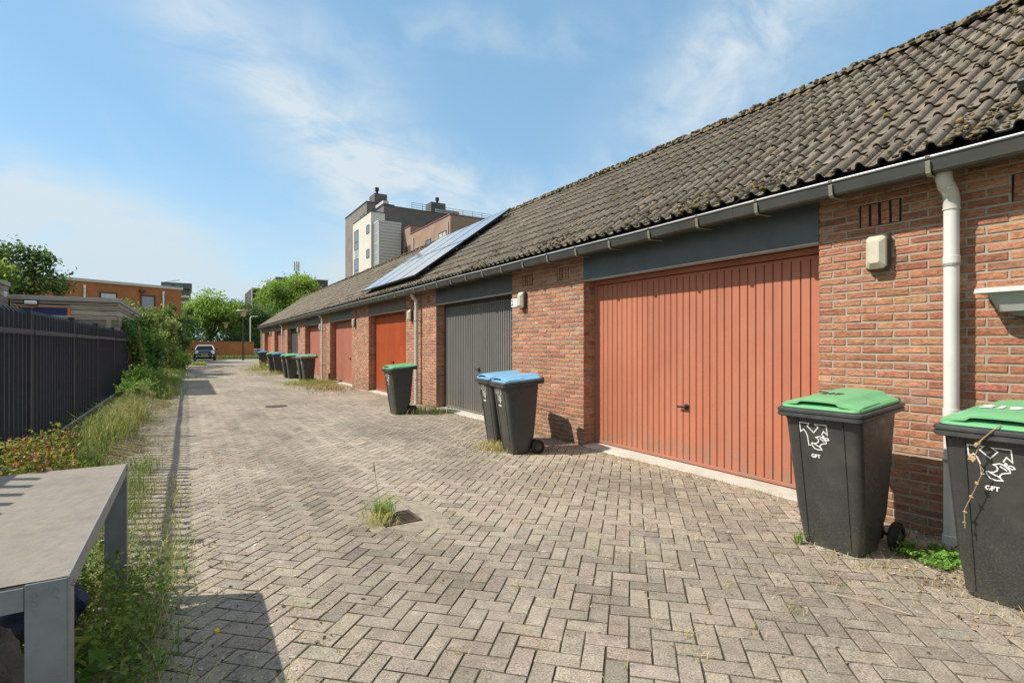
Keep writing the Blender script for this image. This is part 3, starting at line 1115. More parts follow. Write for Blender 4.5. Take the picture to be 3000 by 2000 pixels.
# moss: lumpy cushions on the lower rows, in the pans and along the ridge
ico = []
ph_ = (1 + 5 ** .5) / 2
iv = np.array([(-1, ph_, 0), (1, ph_, 0), (-1, -ph_, 0), (1, -ph_, 0), (0, -1, ph_), (0, 1, ph_), (0, -1, -ph_), (0, 1, -ph_), (ph_, 0, -1), (ph_, 0, 1), (-ph_, 0, -1), (-ph_, 0, 1)])
iv /= np.linalg.norm(iv[0])
ifc = np.array([(0, 11, 5), (0, 5, 1), (0, 1, 7), (0, 7, 10), (0, 10, 11), (1, 5, 9), (5, 11, 4), (11, 10, 2), (10, 7, 6), (7, 1, 8), (3, 9, 4), (3, 4, 2), (3, 2, 6), (3, 6, 8), (3, 8, 9), (4, 9, 5), (2, 4, 11), (6, 2, 10), (8, 6, 7), (9, 8, 1)])


def lumps(P, rad, flat=.6, jit=.22):
    n = len(P)
    v = iv[None] * (1 + NR.normal(0, jit, (n, 12, 1)))
    v = v * np.asarray(rad).reshape(n, 1, 1)
    v[:, :, 2] *= flat
    a = NR.random(n) * 6.28
    ca, sa = np.cos(a)[:, None], np.sin(a)[:, None]
    x = v[:, :, 0] * ca - v[:, :, 1] * sa; y = v[:, :, 0] * sa + v[:, :, 1] * ca
    v = np.stack([x, y, v[:, :, 2]], -1) + np.asarray(P)[:, None]
    f = ifc[None] + (np.arange(n) * 12)[:, None, None]
    return v.reshape(-1, 3), f.reshape(-1, 3)


nm = 4200
sm = np.abs(NR.normal(0, .24, nm)) * 1.0
sm = np.where(NR.random(nm) < .35, NR.integers(0, 11, nm) * GAUGE + NR.normal(.01, .018, nm), sm)
ym = RY0 + 2.0 + (NR.random(nm) ** 1.6) * 30
ym = ym + .35 * np.sin(ym * 2.6) + .2 * np.sin(ym * 6.1)
inpan = NR.random(nm) < .55
rollk = np.floor((ym - RY0) / ROLL)
ym = np.where(inpan, RY0 + rollk * ROLL + .125 + NR.normal(0, .012, nm), RY0 + rollk * ROLL + .055 + NR.normal(0, .018, nm))
hm = np.where(inpan, .014, .043)
fr = (sm / GAUGE) % 1.0
hm = hm + .018 * (1 - fr)
Pm = np.stack([XE + sm * CP - hm * SP, ym, ZE + sm * SP + hm * CP], -1)
radm = np.abs(NR.normal(.010, .006, nm)) + .005
nr_ = 2200
yr = RY0 + 2 + NR.random(nr_) * 34
tr_ = NR.random(nr_) * math.pi * .6 + math.pi * .40
Pr = np.stack([rx + .125 * np.cos(tr_), yr, rz_ - .02 + .105 * np.sin(tr_)], -1)
radr = np.abs(NR.normal(.018, .009, nr_)) + .006
Pa = np.concatenate([Pm, Pr]); ra_ = np.concatenate([radm, radr])
mv, mf = lumps(Pa, ra_, .6)
mc = np.repeat(pick_cols(len(Pa), [(.10, .085, .048), (.15, .125, .085), (.20, .175, .135), (.27, .19, .045), (.075, .062, .042)], [3, 3, 2.5, 1.0, 2.5], .2), 12, 0)
mo = np_mesh('moss', mv, [mf], mat('moss', attr=True, rough=.97, var=.25, vscale=40, spec=.1), mc, roof, smooth=180)
mo['kind'] = 'stuff'

# ------------------------------------------------------------------ things on the garages
M_LAMPGLASS = mat('lamp_cover', (.52, .48, .37), .35, var=.06, spec=.5, dirt=(.34, .28, .18), dscale=9, damt=.4)
M_LAMPBASE = mat('lamp_base', (.045, .043, .038), .6, var=.3, vscale=30)
lamp_lab = ['cream wall lamp on the brick pier right of the large terracotta door', 'cream wall lamp beside the white number sign, right of the dark grey ribbed door',
            'cream wall lamp left of the downpipe beside the bright orange door', 'cream wall lamp at the top right of the faded red plain door',
            'cream wall lamp right of the red double leaf door, close to a downpipe', 'cream wall lamp right of the plain dark grey door',
            'cream wall lamp beside the second door from the far end of the garages', 'cream wall lamp beside the farthest garage door of the row']
lamp_y = [1.905, 6.95, 11.86, 16.82, 21.78, 26.72, 31.68, 36.62]
lp0 = None
for k, y in enumerate(lamp_y):
    if lp0 is None:
        lp0 = thing('wall_lamp', (XW - .002, y, 2.115), lamp_lab[0], 'lamp', 'wall lamps beside the garage doors')
        mb = MB(); mb.box(-.056, 0, -.081, .081, -.142, .142, .02)
        mb.build('lamp_base', M_LAMPBASE, lp0, local=True, smooth=50)
        mb = MB()
        def rr(x, w, h, c): return [(x, -w + c, -h), (x, w - c, -h), (x, w, -h + c), (x, w, h - c), (x, w - c, h), (x, -w + c, h), (x, -w, h - c), (x, -w, -h + c)]
        mb.loft([rr(-.05, .068, .126, .02), rr(-.075, .067, .125, .02), rr(-.108, .036, .084, .012)][::1])
        mb.build('lamp_cover', M_LAMPGLASS, lp0, local=True, smooth=25)
    else:
        c = copy_tree(lp0); c.location = (XW - .002, y, 2.115); c['label'] = lamp_lab[k]

sg = thing('number_sign', (XW - .004, 7.235, 2.095), 'small white house number sign with a black 2, half behind a wall lamp', 'sign')
mb = MB(); mb.box(-.008, 0, -.09, .09, -.068, .068, .003)
mb.build('plate', M_WHITEPAINT, sg, local=True)
tm = text_mesh('2', .135, .0006, .002)
tm.transform(Matrix.Translation((-.0088, .052, -.003)) @ Matrix(((0, 0, -1, 0), (-1, 0, 0, 0), (0, 1, 0, 0), (0, 0, 0, 1))))
finish('numeral', tm, M_BLACKPAINT, sg, local=True)

# solar panels, two rows of four, standing a hand above the tiles
M_CELL = bpy.data.materials.new('solar_glass'); M_CELL.use_nodes = True
_T = NT(M_CELL.node_tree); _p = _T.n['Principled BSDF']
_v = _T.add('ShaderNodeTexCoord').outputs['Object']
_b = _T.add('ShaderNodeTexBrick'); _b.offset = 0
_T.l.new(_v, _b.inputs['Vector'])
_b.inputs['Scale'].default_value = 1; _b.inputs['Brick Width'].default_value = .16; _b.inputs['Row Height'].default_value = .16; _b.inputs['Mortar Size'].default_value = .004
for nm_, c_ in (('Color1', (.235, .250, .275)), ('Color2', (.245, .26, .285)), ('Mortar', (.25, .265, .29))): _b.inputs[nm_].default_value = (*c_, 1)
_T.l.new(_b.outputs[0], _p.inputs['Base Color'])
_p.inputs['Roughness'].default_value = .05; _p.inputs['IOR'].default_value = 1.8
M_PFRAME = mat('panel_frame', (.018, .018, .02), .35, metal=.6, var=.05)
PW, PHt = 1.085, 1.60
ords = ['nearest to the camera', 'second from the near end', 'third from the near end', 'at the far end']
sp0 = None
for r in range(2):
    for c in range(4):
        s0 = .20 + r * (PHt + .012); y0 = 11.28 + c * (PW + .012)
        x, z = roof_pt(s0, .150)
        if sp0 is None:
            sp0 = thing('solar_panel', (x, y0, z), '', 'solar panel', 'solar panels on the garage roof')
            sp0.rotation_euler = (0, -PH, 0)
            mb = MB(); mb.box(.012, PHt - .012, .012, PW - .012, .004, .0385)
            mb.build('cells', M_CELL, sp0, local=True)
            mb = MB()
            mb.box(0, PHt, 0, .0115, 0, .042); mb.box(0, PHt, PW - .0115, PW, 0, .042)
            mb.box(0, .0115, .0116, PW - .0116, 0, .042); mb.box(PHt - .0115, PHt, .0116, PW - .0116, 0, .042)
            mb.build('frame', M_PFRAME, sp0, local=True)
            rm_ = mat('panel_rail', (.10, .10, .10), .5, metal=.5, var=.1)
            for q in (.35, 1.25):
                mb = MB(); mb.box(q, q + .04, -.006, PW + .006, -.045, -.001)
                for w in (.2, .8): mb.box(q + .005, q + .035, w, w + .05, -.11, -.044)
                mb.build('rail', rm_, sp0, local=True)
            o = sp0
        else:
            o = copy_tree(sp0); o.location = (x, y0, z)
        o['label'] = 'dark solar panel in the %s row on the roof, %s' % (('lower', 'upper')[r], ords[c])

# roof window at the near end
x, z = roof_pt(.70, .035)
rw = thing('roof_window', (x, -.05, z), 'dark framed roof window in the mossy tiles at the right edge of the photo', 'roof window')
rw.rotation_euler = (0, -PH, 0)
mb = MB()
mb.box(-.04, 1.0, 0, .08, -.02, .075, .01); mb.box(-.04, 1.0, 1.16, 1.24, -.02, .075, .01); mb.box(-.06, .05, .081, 1.159, -.02, .07, .01); mb.box(.93, 1.0, .081, 1.159, -.02, .072, .01)
mb.build('frame', mat('window_flashing', (.055, .06, .058), .45, metal=.4, var=.15), rw, local=True)
mb = MB(); mb.box(.051, .929, .081, 1.159, 0, .045); mb.build('pane', M_GLASS_DARK, rw, local=True)

# plant trough hanging on the wall at the right
M_TROUGH = mat('grey_plastic', (.33, .335, .315), .45, var=.08, vscale=4, dirt=(.23, .235, .205), dscale=5, damt=.4)
pt = thing('plant_trough', (XW, .80, 1.70), 'pale grey plastic plant trough hung on the brick wall right of the downpipe', 'planter')
mb = MB()
def tr(z, x0, x1, y0, y1, c=.03): return [(x0, y0, z), (x0 + c * .3, y0 - 0 + 0, z)] and [(x0 + c, y0, z), (x1, y0, z), (x1, y1, z), (x0 + c, y1, z), (x0, y1 - c, z), (x0, y0 + c, z)]
mb.loft([tr(-.085, -.175, -.03, -.37, .37), tr(-.02, -.195, -.025, -.395, .395), tr(.03, -.215, -.02, -.42, .42), tr(.052, -.225, -.02, -.435, .435), tr(.052, -.205, -.04, -.41, .41), tr(-.02, -.175, -.045, -.38, .38)], True, True)
mb.build('trough', M_TROUGH, pt, local=True, smooth=30)
mb = MB()
mb.loft([tr(.035, -.255, -.018, -.475, .475, .035), tr(.066, -.250, -.018, -.47, .47, .035), tr(.068, -.232, -.03, -.45, .45, .03), tr(.056, -.222, -.032, -.43, .43, .03)], True, True)
mb.build('rim', mat('trough_rim', (.45, .45, .425), .45, var=.06), pt, local=True, smooth=25)
mb = MB()
mb.loft([tr(-.115, -.15, -.05, -.30, .30), tr(-.086, -.168, -.04, -.345, .345)], True, True)
mb.build('saucer', mat('trough_base', (.16, .175, .13), .6, var=.2), pt, local=True, smooth=30)
mb = MB()
for yy_ in (-.3, .3): mb.box(-.06, 0, yy_ - .012, yy_ + .012, -.12, .03, .002)
mb.build('wall_bracket', M_BLACK, pt, local=True)

# ------------------------------------------------------------------ wheeled bins
M_BIN = mat('bin_plastic', (.040, .041, .039), .28, var=.12, vscale=4, dirt=(.095, .090, .075), dscale=2.8, damt=.45, spec=.45, bump=.0006, bscale=220)
_T = NT(M_BIN.node_tree); _p = _T.n['Principled BSDF']; _s = _p.inputs['Base Color'].links[0].from_socket
_v = _T.add('ShaderNodeTexCoord').outputs['Object']
_z = _T.add('ShaderNodeSeparateXYZ'); _T.l.new(_v, _z.inputs[0])
_d = _T.math('MULTIPLY', _T.map(_z.outputs[2], .62, .02, .02, 1.0), _T.map(_T.noise(_v, 120, 3, .75), .50, .70, 0, .42))
_c = _T.mix(_d, _s, (.24, .225, .19))
_k = _T.map(_T.noise(_T.scale(_v, (14, 14, 1.1), rot=(.2, .1, 0)), 2.0, 5, .7, .3), .66, .74, 0, .40, True)
_c = _T.mix(_k, _c, (.13, .13, .125))
_g = _T.math('MULTIPLY', _T.map(_z.outputs[2], .22, .02, 0, .6, True), _T.map(_T.noise(_v, 9, 5, .7), .48, .62, 0, 1))
_c = _T.mix(_g, _c, (.085, .082, .045))
_T.l.new(_c, _p.inputs['Base Color'])
_T.l.new(_T.map(_T.noise(_v, 6, 6, .7, .4), .35, .65, .20, .48), _p.inputs['Roughness'])
M_BINRIM = mat('bin_rim_plastic', (.045, .046, .046), .42, var=.2, vscale=12, dirt=(.10, .10, .09), dscale=8, damt=.5, spec=.45)
M_RUBBER = mat('rubber', (.010, .010, .010), .7, var=.2)
M_GREEN = mat('green_lid', (.140, .390, .185), .38, var=.06, vscale=4, dirt=(.20, .36, .17), dscale=3, damt=.35, spec=.45)
M_BLUE = mat('blue_lid', (.175, .365, .55), .38, var=.06, vscale=4, dirt=(.21, .37, .50), dscale=3, damt=.35, spec=.45)
M_BLUE2 = mat('deep_blue_lid', (.04, .19, .42), .4, var=.08, vscale=4, dirt=(.12, .26, .42), dscale=3, damt=.3)


def rrect(x0, x1, hw, r, z, n=4, sx=0.0):
    """rounded rectangle outline at height z (z may be a function of x)"""
    pts = []
    zf = z if callable(z) else (lambda x: z)
    for cx, cy, a0 in ((x1 - r, hw - r, 0), (x0 + r, hw - r, 90), (x0 + r, -hw + r, 180), (x1 - r, -hw + r, 270)):
        for k in range(n + 1):
            a = math.radians(a0 + 90 * k / n)
            x = cx + r * math.cos(a); y = cy + r * math.sin(a)
            pts.append((x, y, zf(x)))
    return pts


BODY_Z = (.035, .93)


def body_x0(z):
    t = (z - .035) / .9
    return -.138 + (-.275 + .138) * t


def front_pt(y, z, off=.0025):
    return (body_x0(z) - off, y, z)


TILT = .05 / .64
rimz = lambda h: (lambda x: h + (x + .32) * TILT)
LOGO_M = [(480, 628), (495, 603), (518, 630), (514, 563), (437, 552), (460, 575), (428, 610), (386, 563), (402, 545), (335, 535), (338, 600), (360, 585), (374, 605), (384, 635), (388, 697), (404, 697)]
LOGO_LEAF = [(408, 680), (414, 703), (426, 720), (446, 729), (475, 730), (466, 716), (464, 703), (474, 692), (490, 688), (507, 686), (505, 672), (492, 655), (478, 643), (466, 637), (440, 643), (452, 652), (457, 664), (454, 676), (440, 685), (424, 685), (408, 680)]
LOGO_VEIN = [(424, 689), (436, 694), (446, 702), (456, 706), (464, 716)]
LOGO_VEIN2 = [(466, 650), (474, 658), (484, 664), (494, 676)]
LOGO_SEED = [(484, 640), (490, 634), (496, 641), (490, 648), (484, 640)]
LOGO_SEED2 = [(498, 652), (508, 648), (521, 653), (525, 664), (514, 666), (503, 660), (498, 652)]
DIA1 = [(404, 655), (436, 632), (476, 640), (500, 668), (470, 680), (436, 650), (424, 660), (460, 690), (492, 676)]
DIA2 = [(408, 672), (462, 742), (498, 696)]
DIA3 = [(424, 690), (464, 722), (490, 690)]


def logo(kind, parent, yoff=.045, ztop=.868, size=.00098):
    mb = MB()
    def P(pts):
        r = []
        for x, y in pts:
            y2 = y - (x - 335) * .15
            r.append(front_pt(yoff - (x - 425) * size, ztop - (y2 - 535) * size))
        return r
    nrm = (-1, 0, -.12)
    lines = [LOGO_M] + ([LOGO_LEAF, LOGO_VEIN, LOGO_VEIN2, LOGO_SEED, LOGO_SEED2] if kind == 'GFT' else [DIA1, DIA2, DIA3])
    for l in lines: mb.ribbon(P(l), .0062, nrm)
    mb.build('logo', M_WHITEPAINT, parent, local=True)
    tm = text_mesh(kind, .033 if kind == 'GFT' else .030, .0004, .0012)
    zc = .868 - .222
    a = math.atan2(.107, .9)
    rot = Matrix.Rotation(-a, 4, 'Y')
    tm.transform(Matrix.Translation(front_pt(yoff - .005, zc, .003)) @ rot @ Matrix(((0, 0, -1, 0), (-1, 0, 0, 0), (0, 1, 0, 0), (0, 0, 0, 1))))
    finish('lettering', tm, M_WHITEPAINT, parent, local=True)


def make_bin(lid_mat, kind, number=None, nmat=None):
    root = thing('wheelie_bin', (0, 0, 0), '', 'bin')
    b = MB()
    rings = []
    for z, hw, x1 in ((.012, .186, .125), (.030, .194, .135), (.10, .200, .160), (.26, .220, .205), (.55, .233, .232), (.90, .246, .262), (.955, .248, .268)):
        rings.append(rrect(body_x0(z), x1, hw, .055 if z > .02 else .05, (lambda zz: (lambda x: zz + ((x + .28) * TILT if zz > .89 else 0)))(z), 5))
    b.loft(rings, True, False)
    body = b.build('body', M_BIN, root, local=True, smooth=40)
    # moulded ribs down the front corners
    b = MB()
    for sgn in (-1, 1):
        for yy, w in ((.142, .007),):
            pts0 = [front_pt(sgn * (yy + .012 * (z - .5)), z, .0) for z in (.05, .5, .915)]
            b.loft([[(p[0] + .004, p[1] - w, p[2]), (p[0] - .006, p[1] - w * .4, p[2]), (p[0] - .006, p[1] + w * .4, p[2]), (p[0] + .004, p[1] + w, p[2])] for p in pts0])
    for yy in (-.21, -.14, -.03, .09, .17, .215):
        b.loft([[(body_x0(.925) + .002, yy - .010, .925), (body_x0(.925) - .034, yy - .010, .925), (body_x0(.925) - .034, yy + .010, .925), (body_x0(.925) + .002, yy + .010, .925)],
                [(body_x0(.885) + .002, yy - .004, .885), (body_x0(.885) - .001, yy - .004, .885), (body_x0(.885) - .001, yy + .004, .885), (body_x0(.885) + .002, yy + .004, .885)]], True, True)
    b.build('ribs', M_BIN, body, local=True, smooth=30)
    r = MB()
    r.loft([rrect(-.275, .27, .245, .05, rimz(.905), 5), rrect(-.312, .314, .272, .045, rimz(.906), 5), rrect(-.318, .320, .279, .045, rimz(.912), 5), rrect(-.318, .320, .279, .045, rimz(.931), 5),
            rrect(-.310, .312, .271, .045, rimz(.935), 5), rrect(-.310, .312, .271, .045, rimz(.938), 5), rrect(-.319, .321, .280, .045, rimz(.942), 5), rrect(-.319, .321, .280, .045, rimz(.957), 5),
            rrect(-.312, .312, .272, .045, rimz(.963), 5), rrect(-.272, .272, .236, .045, rimz(.963), 5), rrect(-.265, .262, .230, .045, rimz(.90), 5)], False, False)
    r.build('rim', M_BINRIM, root, local=True, smooth=28)
    # lid
    l = MB()
    l.loft([rrect(-.292, .296, .256, .05, rimz(.964), 5), rrect(-.296, .300, .260, .05, rimz(.970), 5), rrect(-.293, .296, .257, .05, rimz(.982), 5), rrect(-.272, .290, .243, .05, rimz(.992), 5), rrect(-.250, .28, .225, .05, rimz(1.000), 5)], True, True)
    lid = l.build('lid', lid_mat, root, local=True, smooth=35)
    # overhanging upper plate with its raised middle
    t = MB()
    nx, ny = 22, 22
    def lip_wave(v): return .012 * math.cos(v * 2.6 * math.pi) * (1 - abs(v) * .3)
    G = []
    for i in range(nx + 1):
        u = i / nx
        row = []
        for j in range(ny + 1):
            v = -1 + 2 * j / ny
            hw = .250 - .030 * smooth(.52, .60, u) - .012 * u
            xf = -.298 + .018 * abs(v) ** 3
            x = xf + (.285 - xf) * u
            y = v * float(hw)
            wv = .46 + .26 * u
            raised = float(smooth(wv + .10, wv - .02, abs(v)))
            z = 1.006 + (x + .32) * TILT + .017 * raised + .016 * (1 - v * v) - .010 * (abs(v) ** 4) - .010 * (1 - float(smooth(0, .12, u)))
            row.append((x, y, z))
        G.append(row)
    vs = [p for row in G for p in row]; w = ny + 1
    top = [(i * w + j, i * w + j + 1, (i + 1) * w + j + 1, (i + 1) * w + j) for i in range(nx) for j in range(ny)]
    nt_ = len(vs)
    vs2 = [(p[0], p[1], p[2] - .011) for p in vs]
    bot = [tuple(nt_ + a for a in f[::-1]) for f in top]
    per = [(0, j) for j in range(ny)] + [(i, ny) for i in range(nx)] + [(nx, j) for j in range(ny, 0, -1)] + [(i, 0) for i in range(nx, 0, -1)]
    ids = [i * w + j for i, j in per]
    side = [(ids[(k + 1) % len(ids)], ids[k], nt_ + ids[k], nt_ + ids[(k + 1) % len(ids)]) for k in range(len(ids))]
    t._add(vs + vs2, [f[::-1] for f in top] + [f[::-1] for f in bot] + [f[::-1] for f in side])
    t.build('lid_plate', lid_mat, lid, local=True, smooth=40)
    if number:
        tm = text_mesh(number, .088 if nmat is M_BLACKPAINT else .115, .0006, .004)
        zc = 1.006 + (-.06 + .32) * TILT + .017 + .0165
        tm.transform(Matrix.Translation((-.05, .03 if nmat is M_BLACKPAINT else .05, zc + .0035)) @ Matrix.Rotation(-math.atan(TILT), 4, 'Y') @ Matrix.Rotation(math.radians(-90), 4, 'Z'))
        finish('number', tm, nmat, lid, local=True)
    # handle bar behind, hinge, axle, wheels
    h = MB()
    h.tube([(.335, -.20, 1.012), (.335, .20, 1.012)], .014, 10)
    for s_ in (-.21, .21): h.box(.27, .352, s_ - .02, s_ + .02, .95, 1.03, .008)
    h.build('handle', M_BIN, root, local=True, smooth=40)
    a = MB(); a.tube([(.235, -.24, .10), (.235, .24, .10)], .011, 8)
    for s_ in (-.15, .15): a.box(.12, .25, s_ - .02, s_ + .02, .06, .19, .008)
    a.build('axle', M_RUBBER, root, local=True)
    for s_ in (-1, 1):
        wv = MB()
        c0 = .222 * s_; c1 = .272 * s_
        pr_ = [(.0, c0), (.070, c0), (.092, c0 + .006 * s_), (.100, c0 + .014 * s_), (.100, c1 - .014 * s_), (.092, c1 - .006 * s_), (.072, c1), (.058, c1), (.056, c1 - .022 * s_), (.0, c1 - .022 * s_)]
        wv.lathe(.235, .10, pr_, 22, 'y')
        wh = wv.build('wheel', M_RUBBER, root, local=True, smooth=35)
        hb = MB(); hb.lathe(.235, .10, [(.056, c1 - .021 * s_), (.050, c1 - .010 * s_), (.024, c1 - .012 * s_), (.020, c1 + .002 * s_), (.0, c1 + .002 * s_)], 16, 'y')
        for q in range(5):
            an = q * 2 * math.pi / 5
            hb.tube([(.235 + .018 * math.cos(an), c1 - .008 * s_, .10 + .018 * math.sin(an)), (.235 + .054 * math.cos(an), c1 - .008 * s_, .10 + .054 * math.sin(an))], .007, 6)
        hb.build('hub', M_BIN, wh, local=True, smooth=35)
    if kind: logo(kind, body)
    return root


GB = 'wheelie bins in front of the garages'
bin_spec = [
    (3.850, 1.850, .0, 'green', 'GFT', '217', M_BLACKPAINT, 'green lidded wheelie bin with black number 217, in front of the large terracotta door', 1.0),
    (3.850, .940, .0, 'green', 'GFT', '219', M_WHITEPAINT, 'green lidded wheelie bin with white number 219, cut off by the right edge', 1.0),
    (3.65, 5.74, -.14, 'blue', 'PAPIER', None, None, 'blue lidded wheelie bin standing by the brick pier, the nearer of the pair', .955),
    (3.76, 6.35, -.12, 'blue', 'PAPIER', None, None, 'blue lidded wheelie bin half hidden behind its twin at the grey ribbed door', .955),
    (3.635, 10.15, .052, 'green', 'GFT', None, None, 'green lidded wheelie bin alone beside the downpipe and orange door', .955),
    (3.72, 20.0, .03, 'green', 'GFT', None, None, 'green lidded wheelie bin with dry weeds hanging over its rim, nearest of the far group', .98),
    (3.70, 20.72, .02, 'blue', 'PAPIER', None, None, 'blue lidded wheelie bin just behind the weed draped green one', .98),
    (3.70, 23.3, .0, 'green', 'GFT', None, None, 'green lidded wheelie bin in the far group, nearer of two green ones side by side', .98),
    (3.64, 24.0, .02, 'green', 'GFT', None, None, 'green lidded wheelie bin in the far group, behind another green one', .98),
    (3.72, 27.3, -.03, 'blue2', 'PAPIER', None, None, 'deep blue lidded wheelie bin before the dark grey plain door, with a green one behind', .98),
    (3.62, 28.5, .0, 'green', 'GFT', None, None, 'green lidded wheelie bin mostly hidden behind a deep blue lidded one', .98),
    (3.74, 33.6, -.04, 'blue2', 'PAPIER', None, None, 'deep blue lidded wheelie bin farthest away, with yellow weeds at its foot', .98),
]
protos = {}
for (x, y, rz, cl, kind, num, nmat, lab, sc) in bin_spec:
    lm = {'green': M_GREEN, 'blue': M_BLUE, 'blue2': M_BLUE2}[cl]
    key = (cl, num)
    if key not in protos:
        o = make_bin(lm, kind, num, nmat); protos[key] = o
    else:
        o = copy_tree(protos[key])
    o.location = (x, y, float(gz(x, y)) - .010)
    o.rotation_euler = (0, 0, rz); o.scale = (.885 if cl != 'green' or y > 9 else 1.0, .945 if cl != 'green' or y > 9 else 1.0, sc)
    o['label'] = lab; o['group'] = GB

# ------------------------------------------------------------------ table at the left
TX1, TY0, TY1, TZ = -.285, 1.925, 3.585, .742
tb = thing('table', (-.9, 2.75, .06), 'grey outdoor table with rough slab top and flat galvanised steel legs among the weeds', 'table')
M_SLAB = mat('fibre_cement', (.235, .208, .178), .96, var=.10, vscale=30, dirt=(.165, .145, .12), dscale=5, damt=.5, bump=.0016, bscale=60, detail=7, spec=.2)
nx_, ny_ = 40, 50
TXL = -1.12
xs = np.linspace(TXL, TX1 - .006, nx_); ysg = np.linspace(TY0 + .006, TY1 - .006, ny_)
GX, GY = np.meshgrid(xs, ysg)
GZ = TZ - .001 + .0005 * NR.normal(0, 1, GX.shape)
v1 = np.stack([GX, GY, GZ], -1).reshape(-1, 3)
q = np.array([[r * nx_ + c, r * nx_ + c + 1, (r + 1) * nx_ + c + 1, (r + 1) * nx_ + c] for r in range(ny_ - 1) for c in range(nx_ - 1)])
v2, f2 = box_np(TXL, TX1 - .006, TY0 + .006, TY1 - .006, TZ - .022, TZ - .006)
VV, FF = cat_meshes([(v1, q), (v2, f2)])
np_mesh('tabletop', VV, [FF], M_SLAB, parent=tb)
mb = MB()
mb.box(TX1 - .0055, TX1, TY0, TY1, TZ - .055, TZ + .003, .001)
mb.box(TXL - .006, TXL, TY0, TY1, TZ - .055, TZ + .003, .001)
mb.box(TXL, TX1 - .098, TY0 - .002, TY0 + .004, TZ - .075, TZ - .010, .001)
mb.box(TXL, TX1 - .098, TY1 - .004, TY1, TZ - .075, TZ - .010, .001)
mb.box(TXL, TX1 - .006, 2.74, 2.78, TZ - .05, TZ - .023)
mb.build('apron', M_GALV, tb)
for (xa, ya) in ((TX1, TY0), (TX1, TY1 - .05), (TXL + .09, TY0), (TXL + .09, TY1 - .05)):
    mb = MB()
    mb.box(xa - .096, xa - .0057, ya - .004, ya + .002, -.02, TZ - .003, .001)
    mb.box(xa - .0055, xa + .002, ya - .004, ya + .054, -.02, TZ + .001, .001)
    mb.build('leg', M_GALV, tb)

mb = MB()
for xx in (TX1 - .075, TX1 - .030):
    for zz in (TZ - .035, TZ - .058):
        mb = MB(); mb.tube([(xx, TY0 - .0042, zz), (xx, TY0 - .0085, zz)], .0055, 6); mb.build('bolt_head', M_GALV, tb)
for yy_ in (TY0 + .016, TY0 + .038, TY1 - .016, TY1 - .038):
    mb = MB(); mb.tube([(TX1 + .0018, yy_, TZ - .030), (TX1 + .0062, yy_, TZ - .030)], .0055, 6); mb.build('bolt_head', M_GALV, tb)

# rubbish under the table
M_BAG = mat('bin_bag', (.012, .012, .014), .22, var=.3, vscale=8, spec=.6, bump=.03, bscale=9)
M_BAGB = mat('blue_rag', (.02, .04, .10), .5, var=.4, vscale=12, bump=.03, bscale=10)
M_BAGG = mat('grey_sack', (.10, .095, .088), .5, var=.3, vscale=10, bump=.03, bscale=10)


def sack(name, cx, cy, cz, rx_, ry_, rzz, m, lab, cat):
    me = bpy.data.meshes.new(name)
    import bmesh
    bm = bmesh.new()
    bmesh.ops.create_icosphere(bm, subdivisions=4, radius=1)
    for v in bm.verts:
        d = v.co.normalized()
        k = 1 + .10 * math.sin(7 * d.x + 3 * d.y + cx * 9) * math.cos(6 * d.z + 2 * d.y) + .07 * math.sin(17 * d.y + 9 * d.z) + .05 * abs(math.sin(13 * d.x - 11 * d.z)) + .03 * R.uniform(-1, 1)
        v.co = (d.x * rx_ * k, d.y * ry_ * k, max(-.55, d.z) * rzz * k)
    bm.to_mesh(me); bm.free()
    o = finish(name, me, m, smooth=60)
    o.location = (cx, cy, cz)
    return tag(o, lab, cat)


sack('rubbish_bag', -.66, 2.33, .27, .20, .20, .24, M_BAGG, 'crumpled dark grey rubbish bag under the table', 'bag')
sack('rubbish_bag', -.55, 3.02, .24, .15, .14, .15, M_BAGB, 'small crumpled dark blue bag farther back under the table', 'bag')

# ------------------------------------------------------------------ fence on the left
XF = -1.50
fn = thing('metal_fence', (XF, 11, .05), 'dark metal picket fence with square posts along the left verge', 'fence')
M_FENCE = mat('anthracite_coating', (.014, .019, .032), .45, var=.15, vscale=9, dirt=(.030, .036, .050), dscale=9, damt=.25)
M_FEDGE = mat('worn_rail_coating', (.045, .053, .070), .5, var=.2, vscale=9)
posts = [1.22, 4.02, 6.84, 8.76 - .98 + 0, 10.35 + .0, 12.75, 15.35, 17.85, 20.4]
posts = [1.55 + 2.52 * k for k in range(9)]
posts = [y - .03 for y in (2.62, 5.17, 7.72, 10.27, 12.74, 15.35, 17.85, 20.4)]
for y in posts:
    mb = MB()
    mb.box(XF - .035, XF + .035, y - .04, y + .04, -.1, 1.80, .004)
    mb.box(XF - .042, XF + .042, y - .047, y + .047, 1.80, 1.822, .006)
    mb.build('post', M_FENCE, fn)
ally = [posts[0] - 2.55] + posts
for k, (ya, yb) in enumerate(zip(ally[:-1], ally[1:])):
    mb = MB()
    npk = 15
    for i in range(npk):
        y = ya + .07 + (yb - ya - .14) * (i + .5) / npk
        w = .015; x0, x1 = XF - .03, XF + .022
        zt_ = 1.765
        vs = [(x0, y - w, .06), (x1, y - w, .06), (x1, y + w, .06), (x0, y + w, .06), (x0, y - w, zt_ + .035), (x1, y - w, zt_ - .02), (x1, y + w, zt_ - .02), (x0, y + w, zt_ + .035)]
        mb._add(vs, [(3, 2, 1, 0), (4, 5, 6, 7), (0, 1, 5, 4), (1, 2, 6, 5), (2, 3, 7, 6), (3, 0, 4, 7)])
    mb.build('picket_panel', M_FENCE, fn)
    for z_ in (1.515, .20):
        mb = MB(); mb.box(XF + .0225, XF + .062, ya + .041, yb - .041, z_, z_ + .05, .003); mb.build('rail', M_FEDGE, fn)

